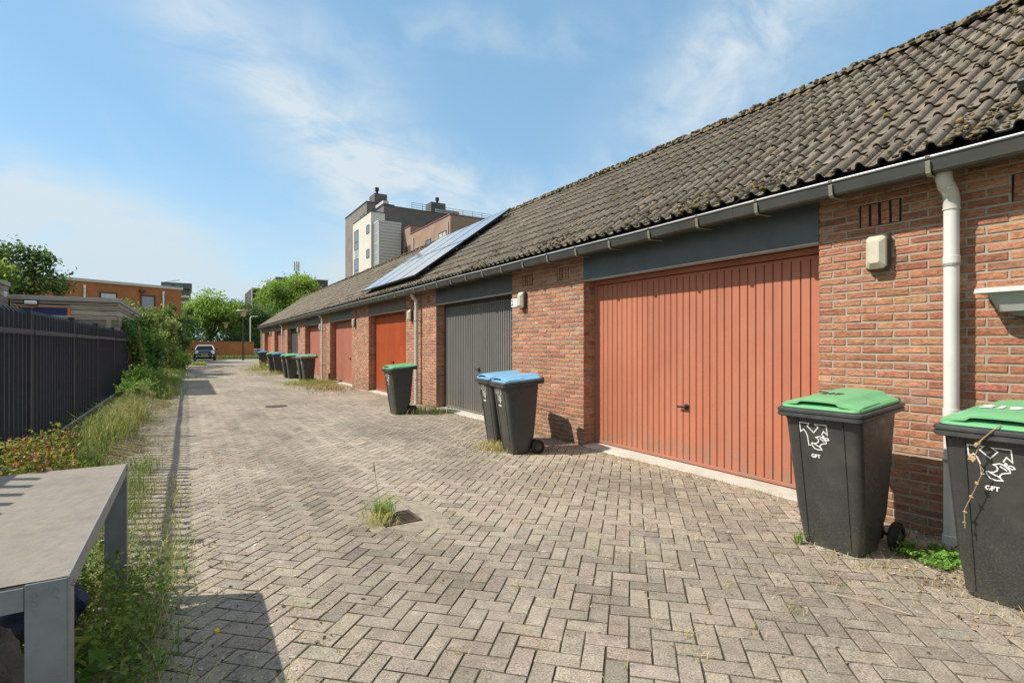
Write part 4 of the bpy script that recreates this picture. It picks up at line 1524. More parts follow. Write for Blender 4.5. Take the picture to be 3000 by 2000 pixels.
# ------------------------------------------------------------------ wooden sheds behind the fence
def wood_material():
    m = bpy.data.materials.new('weathered_boards'); m.use_nodes = True
    T = NT(m.node_tree); p = T.n['Principled BSDF']
    v = T.add('ShaderNodeTexCoord').outputs['Object']
    a = T.add('ShaderNodeAttribute', attribute_name='Col').outputs['Color']
    gr = T.noise(T.scale(v, (1.2, 1.2, 26)), 2.2, 7, .65, .8)
    f = T.map(gr, .3, .7, .62, 1.3)
    vm = T.add('ShaderNodeVectorMath', operation='SCALE'); T.l.new(a, vm.inputs[0]); T.l.new(f, vm.inputs['Scale'])
    c = T.mix(T.map(T.noise(v, 2.1, 6, .65), .5, .7, 0, .45, True), vm.outputs[0], (.12, .105, .06))
    T.l.new(c, p.inputs['Base Color']); p.inputs['Roughness'].default_value = .9
    b = T.add('ShaderNodeBump'); b.inputs['Distance'].default_value = .004
    T.l.new(gr, b.inputs['Height']); T.l.new(b.outputs[0], p.inputs['Normal'])
    return m


M_WOOD = wood_material()


def board_wall(x0, y0, x1, y1, z0, z1, nrm, hole=None):
    """horizontal boards on a vertical face from (x0,y0) to (x1,y1)"""
    L = math.hypot(x1 - x0, y1 - y0)
    U = np.array([(x1 - x0) / L, (y1 - y0) / L, 0])
    C, A, B = [], [], []
    z = z0
    while z < z1 - .03:
        h = min(.138, z1 - z)
        segs = [(0, L)]
        if hole and z + h > hole[2] and z < hole[3]:
            segs = [(0, hole[0]), (hole[1], L)]
        for a, b in segs:
            if b - a < .03: continue
            m_ = (a + b) / 2
            C.append((x0 + U[0] * m_, y0 + U[1] * m_, z + h / 2)); A.append((b - a) / 2 - .002); B.append(h / 2 - .005)
        z += h
    return bricks(np.array(C), np.array(A), np.array(B), U, (0, 0, 1), nrm, depth=.03, bev=.006, jit=.001, tilt=.001)


def shed(name, loc, lab, faces, solid, trims, cat='shed'):
    r = thing(name, loc, lab, cat)
    parts = [board_wall(*f) for f in faces]
    V_, F_ = cat_meshes(parts)
    nbd = len(V_) // 12
    c = np.repeat(pick_cols(nbd, [(.40, .345, .265), (.34, .29, .22), (.45, .395, .31), (.29, .25, .185)], None, .10), 12, 0)
    sv, sf = cat_meshes([box_np(*b) for b in solid])
    V2, F2 = cat_meshes([(V_, F_), (sv, sf)])
    np_mesh('wall', V2, [F2], [M_WOOD, M_DARKGAP], np.concatenate([c, np.full((len(sv), 3), .02)]), r, fm=np.concatenate([np.zeros(len(F_)), np.ones(len(sf))]))
    mb = MB()
    for t in trims: mb.box(*t, bev=.004)
    mb.build('roof_edge', mat(name + '_trim', (.34, .325, .29), .6, var=.1, dirt=(.2, .19, .15), dscale=3, damt=.4), r)
    return r


SY, SX = 18.2, -1.64
s1 = shed('wooden_shed', (-2.8, 19.5, 0), 'low flat shed of weathered horizontal boards with an orange framed blue door', [
    (-3.88, SY, SX, SY, 0, 2.58, (0, -1, 0), (.10, 1.20, -.1, 2.44)), (SX, SY, SX, SY + 7.0, 0, 2.58, (1, 0, 0))],
    [(-3.86, SX - .031, SY + .03, SY + 7, 0, 2.57)],
    [(-3.9, SX + .03, SY - .035, SY + 7.05, 2.585, 2.70)])
mb = MB()
dx0, dx1 = -3.78, -2.68
mb.box(dx0, dx0 + .065, SY - .03, SY + .02, 0, 2.43, .004); mb.box(dx1 - .065, dx1, SY - .03, SY + .02, 0, 2.43, .004); mb.box(dx0 + .066, dx1 - .066, SY - .029, SY + .02, 2.395, 2.43, .004)
df = mb.build('door_frame', mat('orange_wood', (.62, .20, .022), .5, var=.1), s1)
mb = MB(); mb.box(dx0 - .02, dx1 + .02, SY - .045, SY + .01, 2.4305, 2.452, .003); mb.build('head_flashing', M_TRIMW, df)
mb = MB()
a, b = dx0 + .066, dx1 - .066
mb.box(a, b, SY - .02, SY + .02, 2.20, 2.394, .004); mb.box(a, a + .13, SY - .02, SY + .02, 0, 2.199, .004); mb.box(b - .13, b, SY - .02, SY + .02, 0, 2.199, .004); mb.box(a + .131, b - .131, SY - .02, SY + .02, .0, .9, .004)
dd = mb.build('door', mat('blue_door_paint', (.014, .018, .12), .4, var=.1), s1)
mb = MB(); mb.box(a + .131, b - .131, SY - .008, SY + .008, .901, 2.199); mb.build('pane', M_GLASS_DARK, dd)
s2 = shed('wooden_shed', (-5.0, 16.8, 0), 'taller shed of weathered boards at the left edge behind the fence', [
    (-3.90, 8.0, -3.90, SY - .06, 0, 2.90, (1, 0, 0)), (-7.6, 8.0, -3.93, 8.0, 0, 2.90, (0, -1, 0))],
    [(-7.6, -3.932, 8.03, SY - .06, 0, 2.88)], [(-7.65, -3.865, 7.95, SY - .04, 2.905, 3.0)])
mb = MB()
mb.box(-3.899, -3.885, SY - .50, SY - .27, 2.60, 2.75, .004)
for i in range(4): mb.box(-3.884, -3.876, SY - .49, SY - .28, 2.612 + i * .034, 2.632 + i * .034)
mb.build('vent', M_WHITEPAINT, s2)
fl = thing('bulkhead_lamp', (-3.47, SY - .03, 2.505), 'white bulkhead lamp above the blue and orange shed door', 'lamp')
mb = MB(); mb.box(-.15, .15, -.03, 0, -.062, .062, .01); mb.build('base', M_BLACK, fl, local=True)
mb = MB(); mb.box(-.125, .125, -.085, -.030, -.045, .045, .014); mb.build('lamp_cover', mat('lamp_diffuser', (.75, .78, .80), .3, var=.03), fl, local=True)
# timber rail frame in front of the shed
tf_ = thing('timber_frame', (-2.0, 17.2, 0), 'weathered timber rail on posts between the fence and the shed', 'timber frame')
for x in (-2.62, -1.76):
    mb = MB(); mb.box(x - .045, x + .045, 17.15, 17.24, 0, 2.05, .004); mb.build('post', M_WOOD, tf_)
mb = MB(); mb.box(-2.9, -1.60, 17.16, 17.23, 2.051, 2.15, .004)
mb.build('beam', M_WOOD, tf_)
for o in tf_.children:
    ca = o.data.color_attributes.new('Col', 'FLOAT_COLOR', 'POINT')
    ca.data.foreach_set('color', np.tile(np.array([.36, .31, .24, 1], np.float32), len(o.data.vertices)))

# ------------------------------------------------------------------ end of the lane: wall, lamp posts, cars
M_OBRICK = None


def far_brick(name, c1, c2, mo, sc=1.0):
    m = bpy.data.materials.new(name); m.use_nodes = True
    T = NT(m.node_tree); p = T.n['Principled BSDF']
    v = T.add('ShaderNodeTexCoord').outputs['Object']
    g = T.add('ShaderNodeSeparateXYZ'); T.l.new(v, g.inputs[0])
    cb = T.add('ShaderNodeCombineXYZ')
    T.l.new(T.math('ADD', g.outputs[0], g.outputs[1]), cb.inputs[0]); T.l.new(g.outputs[2], cb.inputs[1])
    b = T.add('ShaderNodeTexBrick'); T.l.new(cb.outputs[0], b.inputs['Vector'])
    b.inputs['Scale'].default_value = 1; b.inputs['Brick Width'].default_value = .22 * sc; b.inputs['Row Height'].default_value = .0625 * sc; b.inputs['Mortar Size'].default_value = .007 * sc
    b.inputs['Color1'].default_value = (*c1, 1); b.inputs['Color2'].default_value = (*c2, 1); b.inputs['Mortar'].default_value = (*mo, 1)
    w = T.map(T.noise(v, .55, 6, .6), .35, .68, .82, 1.14)
    vm = T.add('ShaderNodeVectorMath', operation='SCALE'); T.l.new(b.outputs[0], vm.inputs[0]); T.l.new(w, vm.inputs['Scale'])
    T.l.new(vm.outputs[0], p.inputs['Base Color']); p.inputs['Roughness'].default_value = .92
    bn = T.add('ShaderNodeBump'); bn.inputs['Distance'].default_value = .01; T.l.new(T.noise(v, 30, 4, .7), bn.inputs['Height']); T.l.new(bn.outputs[0], p.inputs['Normal'])
    return m


M_OB = far_brick('orange_brick', (.46, .158, .045), (.38, .128, .036), (.30, .155, .08))
gw = thing('garden_wall', (1, 60.1, 0), 'long orange brick garden wall at the end of the lane behind the blue car', 'wall')
mb = MB(); mb.box(-9, 5.85, 60.0, 60.24, -.1, 1.68); mb.build('wall', M_OB, gw)
mb = MB(); mb.box(-9.03, 5.88, 59.97, 60.27, 1.681, 1.76, .01); mb.build('coping', far_brick('coping_brick', (.40, .16, .06), (.34, .12, .045), (.28, .16, .09)), gw)

M_POLE = mat('brown_pole', (.045, .030, .024), .5, var=.15)


def hat_lamp(name, loc, h, lab, pole_m, s=1.0):
    t = thing(name, loc, lab, 'street lamp', 'lamp posts at the end of the lane')
    mb = MB(); mb.tube([(0, 0, -.1), (0, 0, 1.2), (0, 0, h - .62)], [.075 * s, .06 * s, .045 * s], 12); mb.build('pole', pole_m, t, local=True, smooth=40)
    mb = MB(); mb.lathe(0, 0, [(.07 * s, h - .62), (.15 * s, h - .60), (.24 * s, h - .13)], 14); mb.build('lamp_shade', mat('amber_shade', (.55, .40, .22), .4, var=.05), t, local=True, smooth=40)
    mb = MB(); mb.lathe(0, 0, [(.25 * s, h - .128), (.48 * s, h - .11), (.44 * s, h - .04), (.15 * s, h)], 16); mb.build('hat', mat('lamp_hat', (.30, .24, .17), .5, var=.1), t, local=True, smooth=30)
    return t


hat_lamp('street_lamp', (4.33, 53.7, 0), 4.65, 'dark street lamp with a flat hat and amber shade before the garden wall', M_POLE, 1.25)
hat_lamp('street_lamp', (3.6, 66.0, 0), 3.9, 'small pale lamp post with a cone shade among the trees behind the garden wall', mat('pole_green', (.10, .13, .10), .5, var=.1), .9)
t = thing('street_lamp', (5.75, 62.6, 0), 'slim white street lamp with a short arm behind the garden wall', 'street lamp', 'lamp posts at the end of the lane')
mb = MB(); mb.tube([(0, 0, -.1), (0, 0, 4.35), (.04, 0, 4.45), (.30, -.1, 4.50)], [.05, .045, .04, .03], 10); mb.build('pole', M_WHITEPAINT, t, local=True, smooth=40)
mb = MB(); mb.box(.22, .72, -.24, -.06, 4.46, 4.55, .03); mb.build('lamp_head', M_TRIMW, t, local=True)

M_CHROME = mat('chrome', (.75, .75, .76), .15, metal=1.0, var=.02)
M_CARGLASS = mat('car_glass', (.010, .012, .015), .12, var=.02, spec=.12)
M_TYRE = mat('tyre', (.012, .012, .012), .8, var=.1)
M_PLATE = mat('yellow_plate', (.72, .45, .02), .45, var=.03)
M_HEAD = mat('headlight_glass', (.80, .82, .84), .12, var=.03, spec=.8)


def make_car(name, loc, rz, lab, paint, roofpaint, L=3.85, Wd=1.72, H=1.41, group=None):
    """small rounded hatchback; local front looks to -Y"""
    t = thing(name, loc, lab, 'car', group, rz)
    hw = Wd / 2
    st = [(-L / 2, .55, .30, .60), (-L / 2 + .08, .80, .22, .72), (-L / 2 + .30, .93, .20, .84), (-L / 2 + .85, 1.0, .19, .95), (-L / 2 + 1.15, 1.0, .19, .98),
          (L / 2 - .9, 1.0, .19, 1.0), (L / 2 - .25, .97, .21, .98), (L / 2 - .03, .86, .28, .85)]
    rings = []
    for y, w, z0, z1 in st:
        W_ = hw * w
        zm = (z0 + z1) / 2
        rings.append([(-W_ * .86, y, z0), (W_ * .86, y, z0), (W_, y, z0 + .16), (W_, y, zm + .05), (W_ * .95, y, z1 - .07), (W_ * .78, y, z1), (0, y, z1 + .03), (-W_ * .78, y, z1), (-W_ * .95, y, z1 - .07), (-W_, y, zm + .05), (-W_, y, z0 + .16)])
    mb = MB(); mb.loft([r[::-1] for r in rings]); body = mb.build('body', paint, t, local=True, smooth=50)
    # greenhouse
    def gr(y, w, z): return [(-hw * w, y, z), (hw * w, y, z)]
    mb = MB()
    bl = [(-hw * .86, -L / 2 + 1.12, .97), (hw * .86, -L / 2 + 1.12, .97), (hw * .86, L / 2 - .25, .98), (-hw * .86, L / 2 - .25, .98)]
    tl = [(-hw * .68, -L / 2 + 1.70, H - .06), (hw * .68, -L / 2 + 1.70, H - .06), (hw * .66, L / 2 - .55, H - .08), (-hw * .66, L / 2 - .55, H - .08)]
    mb.loft([bl, tl]); mb.build('windows', M_CARGLASS, t, local=True)
    mb = MB()
    mb.loft([[(x * 1.04, y + (-.04 if k < 2 else .05), z) for k, (x, y, z) in enumerate(tl)], [(x * .98, y, H - .015) for x, y, z in tl], [(x * .80, y * .9, H) for x, y, z in tl]])
    for a, b in zip(bl, tl): mb.tube([(a[0] * 1.01, a[1], a[2]), (b[0] * 1.02, b[1], b[2])], .035, 6)
    mb.build('roof', roofpaint, t, local=True, smooth=40)
    yf = -L / 2
    for s in (-1, 1):
        mb = MB(); mb.lathe(s * hw * .73, .74, [(.0, yf + .05), (.12, yf + .06), (.155, yf + .10), (.155, yf + .22)], 16, 'y')
        hl = mb.build('headlight', M_HEAD, t, local=True, smooth=50)
        mb = MB(); mb.lathe(s * hw * .73, .74, [(.155, yf + .075), (.178, yf + .085), (.178, yf + .2), (.156, yf + .2)], 16, 'y'); mb.build('headlight_ring', M_CHROME, hl, local=True, smooth=40)
        mb = MB(); mb.lathe(s * hw * .70, .42, [(.0, yf + .035), (.07, yf + .04), (.075, yf + .14)], 12, 'y'); mb.build('fog_light', M_HEAD, t, local=True)
        mb = MB(); mb.box(s * (hw + .02), s * (hw + .17), yf + 1.2, yf + 1.32, .96, 1.10, .03); mb.build('mirror', paint, t, local=True)
        for yw in (yf + .72, L / 2 - .66):
            mb = MB(); c1 = s * (hw - .005)
            mb.lathe(yw, .30, [(.0, s * (hw - .2)), (.28, s * (hw - .2)), (.30, s * (hw - .17)), (.30, c1 - s * .02), (.28, c1), (.20, c1), (.19, c1 - s * .03), (0, c1 - s * .03)], 18, 'x') if False else None
            rings = []
            for r_, xx in ((.0, s * (hw - .2)), (.28, s * (hw - .2)), (.30, s * (hw - .17)), (.30, c1 - s * .02), (.28, c1 + s * .012), (.20, c1 + s * .012)):
                rings.append([(xx, yw + r_ * math.cos(2 * math.pi * k / 18), .30 + r_ * math.sin(2 * math.pi * k / 18)) for k in range(18)])
            mb.loft(rings, False, True); wh = mb.build('wheel', M_TYRE, t, local=True, smooth=40)
            mb = MB()
            rings = [[(xx, yw + r_ * math.cos(2 * math.pi * k / 14), .30 + r_ * math.sin(2 * math.pi * k / 14)) for k in range(14)] for r_, xx in ((.19, c1 + s * .013), (.16, c1 + s * .02), (.05, c1 + s * .022))]
            mb.loft(rings); mb.build('rim', M_CHROME, wh, local=True)
    # grille: dark mouth with a bright surround, number plate across it
    mb = MB()
    def ell(a, b, y, n=20): return [(a * (abs(math.cos(q)) ** .7) * (1 if math.cos(q) > 0 else -1), y, .535 + b * math.sin(q)) for q in [2 * math.pi * k / n for k in range(n)]]
    mb.loft([ell(.49, .125, yf - .010), ell(.52, .16, yf - .012), ell(.54, .175, yf + .03), ell(.46, .115, yf + .02)], False, False); mb.build('grille_surround', M_CHROME, t, local=True, smooth=50)
    mb = MB(); mb.loft([ell(.49, .13, yf + .02), ell(.49, .13, yf - .004)]); mb.build('grille', M_BLACK, t, local=True)
    mb = MB(); mb.box(-.26, .26, yf - .03, yf - .013, .475, .585, .004); mb.build('number_plate', M_PLATE, t, local=True)
    mb = MB(); mb.box(-.60, .60, yf + .0, yf + .05, .27, .34, .01); mb.build('lower_intake', M_BLACK, t, local=True)
    mb = MB(); mb.tube([(-.70, yf + .40, .875), (-.40, yf + .27, .865), (0, yf + .235, .865), (.40, yf + .27, .865), (.70, yf + .40, .875)], .012, 6); mb.build('bonnet_trim', M_CHROME, t, local=True)
    return t


M_NAVY = mat('navy_paint', (.004, .008, .024), .30, var=.03, spec=.10)
M_SILVER = mat('silver_paint', (.42, .46, .50), .28, metal=.3, var=.03, coat=.6)
M_WHITECAR = mat('white_car_paint', (.72, .74, .75), .28, var=.03, coat=.6)
make_car('parked_car', (1.35, 55.4, -.012), math.radians(-2.5), 'small dark blue car with round headlights and a yellow plate facing the camera', M_NAVY, M_WHITECAR)
GC = 'pale cars parked beyond the garden wall'
make_car('parked_car', (8.9, 69.6, -.02), math.radians(-62), 'silver blue car parked behind the white railing at the far end of the garages', M_SILVER, M_SILVER, 4.2, 1.75, 1.48, GC)
make_car('parked_car', (7.9, 74.6, -.02), math.radians(-62), 'white car farther back, between the garden wall and the silver blue car', M_WHITECAR, M_WHITECAR, 4.2, 1.75, 1.48, GC)
ra = thing('railing', (7.2, 63.6, 0), 'low white bar railing beyond the far corner of the garages', 'railing')
mb = MB()
for x in (5.95, 7.2, 8.5): mb.box(x - .03, x + .03, 63.57, 63.63, -.1, 1.02, .004)
mb.build('posts', M_WHITEPAINT, ra)
mb = MB()
for z in (.2, .95): mb.box(5.95, 8.5, 63.58, 63.62, z, z + .05, .004)
for k in range(18): mb.box(6.06 + k * .135, 6.085 + k * .135, 63.585, 63.615, .25, .95)
mb.build('bars', M_WHITEPAINT, ra)

# ------------------------------------------------------------------ buildings far off
M_DBRICK = far_brick('anthracite_brick', (.135, .122, .112), (.110, .100, .092), (.15, .14, .13), 1.3)
M_GBRICK = far_brick('grey_brown_brick', (.185, .165, .145), (.155, .138, .122), (.20, .18, .16), 1.3)
M_BBRICK = far_brick('brown_brick', (.30, .19, .135), (.25, .155, .11), (.31, .24, .19), 1.3)
M_RENDER = mat('white_render', (.53, .505, .44), .85, var=.05, vscale=.8)
M_CLAD = mat('white_cladding', (.50, .49, .46), .5, var=.05)
M_PANEL = mat('grey_glazing', (.27, .275, .275), .25, var=.05, spec=.6)
M_WFRAME = mat('anthracite_frame', (.028, .03, .032), .5, var=.1)
M_GLASS_SKY = mat('sky_glass', (.10, .125, .15), .05, var=.1, spec=1.0)
M_CURTAIN = mat('curtain', (.42, .40, .36), .9, var=.2)


def window_x(b, x, y0, y1, z0, z1, mull=0, transom=None, fm=None, glass=None):
    """window in a face that looks to -X"""
    mb = MB(); w = .09
    mb.box(x - .06, x + .05, y0, y1, z0, z0 + w); mb.box(x - .06, x + .05, y0, y1, z1 - w, z1)
    mb.box(x - .06, x + .05, y0, y0 + w, z0 + w, z1 - w); mb.box(x - .06, x + .05, y1 - w, y1, z0 + w, z1 - w)
    for k in range(mull):
        yc = y0 + (y1 - y0) * (k + 1) / (mull + 1); mb.box(x - .055, x + .05, yc - .05, yc + .05, z0 + w, z1 - w)
    for zc in (transom or []): mb.box(x - .058, x + .05, y0 + w, y1 - w, zc - .05, zc + .05)
    f = mb.build('window', fm or M_WFRAME, b)
    mb = MB(); mb.box(x - .02, x - .01, y0 + w, y1 - w, z0 + w, z1 - w); mb.build('pane', glass or M_GLASS_SKY, f)
    return f


def window_y(b, y, x0, x1, z0, z1, mull=0, fm=None, glass=None):
    """window in a face that looks to -Y"""
    mb = MB(); w = .09
    mb.box(x0, x1, y - .06, y + .05, z0, z0 + w); mb.box(x0, x1, y - .06, y + .05, z1 - w, z1)
    mb.box(x0, x0 + w, y - .06, y + .05, z0 + w, z1 - w); mb.box(x1 - w, x1, y - .06, y + .05, z0 + w, z1 - w)
    for k in range(mull):
        xc = x0 + (x1 - x0) * (k + 1) / (mull + 1); mb.box(xc - .05, xc + .05, y - .055, y + .05, z0 + w, z1 - w)
    f = mb.build('window', fm or M_WFRAME, b)
    mb = MB(); mb.box(x0 + w, x1 - w, y - .02, y - .01, z0 + w, z1 - w); mb.build('pane', glass or M_GLASS_SKY, f)
    return f


# the tall apartment block above the garage roof
ap = thing('apartment_block', (30, 85, 0), 'tall apartment block of dark brick, white render and ribbed white cladding above the garage roof', 'apartment block')
mb = MB()
mb.box(25.0, 29.6, 85.1, 98.7, 0, 24.95)
mb.box(26.5, 30.2, 84.3, 86.5, 0, 23.0)
mb.build('tower_wall', M_GBRICK, ap)
mb = MB(); mb.box(26.2, 46.0, 80.0, 95.0, 0, 23.40)
mb.build('wall', M_DBRICK, ap)
mb = MB(); mb.box(24.0, 26.19, 79.4, 89.7, 0, 22.0); mb.build('render_wall', M_RENDER, ap)
mb = MB()
mb.box(24.9, 29.7, 85.0, 98.8, 24.951, 25.10); mb.box(23.93, 26.19, 79.33, 89.77, 22.001, 22.12); mb.box(26.15, 46.05, 79.95, 95.05, 23.401, 23.52)
mb.build('parapet', mat('parapet_metal', (.04, .04, .042), .5, var=.1), ap)
# stair tower with ribbed cladding and a ladder of glazing
mb = MB(); mb.box(24.42, 27.9, 77.02, 79.38, 0, 20.05); mb.box(24.42, 26.15, 79.381, 79.39, 0, 20.05)
z = 8.0
while z < 20.0:
    mb.box(24.62, 27.84, 76.90, 77.019, z, z + .22); z += .46
mb.box(24.40, 24.60, 76.97, 77.2, 0, 20.1); mb.box(27.80, 27.95, 76.97, 77.2, 0, 20.1)
mb.box(24.36, 28.0, 76.95, 79.37, 20.051, 20.25)
st_ = mb.build('stair_tower', M_CLAD, ap)
mb = MB()
z = 8.4
while z < 19.4:
    mb.box(24.385, 24.415, 77.45, 79.2, z, z + 1.28); z += 1.46
mb.build('stair_glazing', M_PANEL, st_)
for z in (13.05, 16.95, 20.2 - .75):
    pass
# render wall windows: tall pairs on the left, small ones on the right
for zb_ in (8.3, 12.6, 17.3):
    window_x(ap, 24.0, 86.3, 88.7, zb_, zb_ + 3.25, 0, [zb_ + 1.3])
    mb = MB(); mb.box(23.965, 24.03, 86.3, 88.7, zb_ - 1.25, zb_ - .01); mb.build('spandrel', M_PANEL, ap)
for zb_ in (11.2, 15.05, 18.85):
    window_x(ap, 24.0, 80.2, 81.75, zb_, zb_ + 1.35)
for zb_ in (8.5, 12.9, 17.2):
    window_x(ap, 25.0, 90.9, 92.0, zb_, zb_ + 3.0, 0, [zb_ + 1.4])
window_x(ap, 25.0, 86.2, 88.5, 22.4, 23.3)
window_x(ap, 26.2, 80.6, 82.0, 20.6, 22.3)
# chimneys
def chimney(x0, x1, y0, y1, z0, z1, fx, fy):
    mb = MB(); mb.box(x0, x1, y0, y1, z0, z1)
    for k in range(4): mb.box(x0 - .03, x1 + .03, y0 - .03, y1 + .03, z1 - .12 - k * .4, z1 - .05 - k * .4)
    c = mb.build('chimney', M_DBRICK, ap)
    mb = MB(); mb.lathe(fx, fy, [(.30, z1), (.30, z1 + .12), (.22, z1 + .15), (.22, z1 + .62), (.34, z1 + .65), (.34, z1 + .90), (.30, z1 + .93), (.34, z1 + .96), (.34, z1 + 1.22), (.0, z1 + 1.25)], 14)
    mb.build('flue', M_BLACK, c, smooth=40)
chimney(26.8, 28.95, 86.6, 89.6, 22.9, 27.1, 27.5, 87.6)
chimney(36.8, 39.6, 86.0, 88.5, 23.5, 26.95, 38.5, 87.2)
mb = MB()
mb.box(26.6, 38.5, 82.0, 82.3, 23.55, 24.05); mb.box(26.3, 27.2, 80.6, 84.5, 23.9, 24.35)
mb.build('roof_terrace_slab', M_CLAD, ap)
mb = MB(); mb.box(37.0, 41.5, 84.3, 84.5, 23.55, 25.4); mb.build('terrace_screen', M_PANEL, ap)
mb = MB()
for z in (23.9, 24.25, 24.6): mb.box(31, 45.9, 80.4, 80.45, z, z + .05)
for k in range(9): mb.box(31 + k * 1.86, 31.05 + k * 1.86, 80.4, 80.45, 23.52, 24.6)
mb.build('roof_railing', M_WFRAME, ap)

br = thing('brick_apartments', (34, 66, 0), 'brown brick apartments with tall windows right of the white stair tower', 'apartment block')
mb = MB(); mb.box(28.3, 46, 60.0, 73.9, 0, 17.95); mb.box(28.3, 34, 73.901, 77.0, 0, 19.2); mb.build('wall', M_BBRICK, br)
mb = MB(); mb.box(28.22, 46.05, 59.93, 73.95, 17.951, 18.10); mb.box(28.22, 34.05, 73.951, 77.05, 19.201, 19.35)
mb.build('parapet', mat('brown_parapet', (.16, .07, .045), .6, var=.1), br)
window_x(br, 28.3, 61.2, 63.6, 13.4, 16.2, 1, None, None, M_CURTAIN)
window_x(br, 28.3, 66.2, 68.0, 14.9, 16.0)
window_x(br, 28.3, 69.3, 71.6, 12.5, 15.5, 1)
window_x(br, 28.3, 61.2, 63.6, 9.4, 12.2, 1, None, None, M_CURTAIN)
mb = MB()
for yy_ in (60.6, 72.6): mb.tube([(28.2, yy_, 8), (28.2, yy_, 17.2)], .09, 8)
mb.build('downpipe', M_TRIMW, br)
mb = MB(); mb.box(28.26, 28.299, 73.9, 76.2, 12.6, 16.4); rc_ = mb.build('balcony_recess_shade', mat('recess_shade', (.07, .05, .038), .9, var=.2), br)  # flat dark sheet on the wall, painted as the shade of a recess
mb = MB()
mb.box(26.9, 28.25, 73.6, 76.6, 12.2, 12.38)
for k in range(14): mb.box(26.92, 26.97, 73.65 + k * .22, 73.70 + k * .22, 12.38, 13.45)
mb.box(26.9, 26.98, 73.6, 76.6, 13.45, 13.53)
for k in range(6): mb.box(26.95 + k * .22, 27.0 + k * .22, 73.62, 73.66, 12.38, 13.45)
mb.build('balcony', M_TRIMW, br)

# orange brick building on the left
def rot_building(name, px, py, ang, lab, cat):
    """local frame: facade runs along +X from the near left corner, faces -Y"""
    return thing(name, (px, py, 0), lab, cat, None, ang)


ang = math.atan2(4.6, 8.46)
ob = rot_building('school_building', -.44, 49.8, ang, 'flat roofed orange brick building with white downpipes beyond the sheds', 'building')
mb = MB(); mb.box(-34, 0, 0, 14, -.1, 5.85); mb.build('wall', M_OB, ob, local=True)
mb = MB(); mb.box(-34.1, .1, -.1, 14.1, 5.851, 6.05); mb.build('roof_edge', mat('cream_roof_edge', (.55, .50, .43), .6, var=.06), ob, local=True)
for xx in (-2.87, -7.58):
    mb = MB(); mb.box(xx - .2, xx + .2, -.28, -.002, 5.40, 5.62, .03); mb.build('roof_outlet', mat('outlet_brown', (.10, .06, .04), .7, var=.1), ob, local=True)
for xx in (-1.38, -6.5):
    mb = MB(); mb.tube([(xx, -.07, 0), (xx, -.07, 5.5)], .06, 10); mb.tube([(xx, -.07, 5.4), (xx, -.07, 5.6)], .08, 10); mb.build('downpipe', M_WHITEPAINT, ob, local=True)
for (x0, x1, z0, z1, gl) in ((-2.99, -1.93, 3.6, 5.22, M_PANEL), (-5.6, -4.5, 3.9, 5.22, M_GLASS_DARK), (-5.6, -4.5, .9, 2.6, M_GLASS_DARK), (-2.99, -1.93, .9, 2.6, M_GLASS_DARK), (-14, -12.5, 3.6, 5.2, M_GLASS_DARK)):
    mb = MB(); w = .10
    mb.box(x0, x1, -.04, .05, z0, z0 + w); mb.box(x0, x1, -.04, .05, z1 - w, z1); mb.box(x0, x0 + w, -.04, .05, z0 + w, z1 - w); mb.box(x1 - w, x1, -.04, .05, z0 + w, z1 - w)
    f = mb.build('window', M_WFRAME, ob, local=True)
    mb = MB(); mb.box(x0 + w, x1 - w, -.02, -.006, z0 + w, z1 - w); mb.build('pane', gl, f, local=True)
    if gl is M_GLASS_DARK:
        mb = MB(); mb.box(x0 + w, x1 - w, -.05, -.021, z1 - .42, z1 - w); mb.build('blind', M_TRIMW, f, local=True)

# dark block and the paler block with an antenna, behind the bright tree
db = thing('dark_block', (18, 136, 0), 'dark brick flat block with strip windows behind the trees at the end of the lane', 'apartment block')
mb = MB(); mb.box(12.1, 24, 128, 145, 0, 14.1); mb.build('wall', far_brick('dark_block_brick', (.060, .052, .046), (.048, .042, .038), (.07, .062, .056), 1.5), db)
mb = MB(); mb.box(12.0, 12.25, 127.9, 128.3, 0, 14.0); mb.build('corner_trim', M_TRIMW, db)
for zb_, zh_ in ((12.1, .62), (9.9, .85), (7.9, .85), (5.9, .85)):
    for x0 in (13.0, 14.85):
        window_y(db, 128, x0, x0 + 1.6, zb_, zb_ + zh_, 1)
wb = thing('antenna_block', (20, 126, 0), 'grey brown block with a pale eave and an antenna mast behind the bright green tree', 'apartment block')
mb = MB(); mb.box(15.5, 25.9, 117, 135, 0, 15.4); mb.build('wall', mat('grey_brown_render', (.105, .092, .078), .85, var=.1, vscale=.5), wb)
mb = MB(); mb.box(13.7, 15.49, 117.2, 133, 13.7, 14.3); mb.box(15.45, 26.0, 116.9, 135.1, 15.401, 15.55); mb.build('eave', M_TRIMW, wb)
window_y(wb, 117, 23.6, 25.2, 12.4, 13.5, 1)
mst = MB(); mst.tube([(20.0, 120, 15.5), (20.0, 120, 19.0)], .17, 10)
ms_ = mst.build('mast', M_WFRAME, wb)
for dx_, dy_ in ((-.45, 0), (.0, -.3), (.45, 0)):
    mb = MB(); mb.box(20.0 + dx_ - .16, 20.0 + dx_ + .16, 120 + dy_ - .10, 120 + dy_ + .10, 17.3, 19.5, .04); mb.build('antenna_panel', M_TRIMW, ms_)

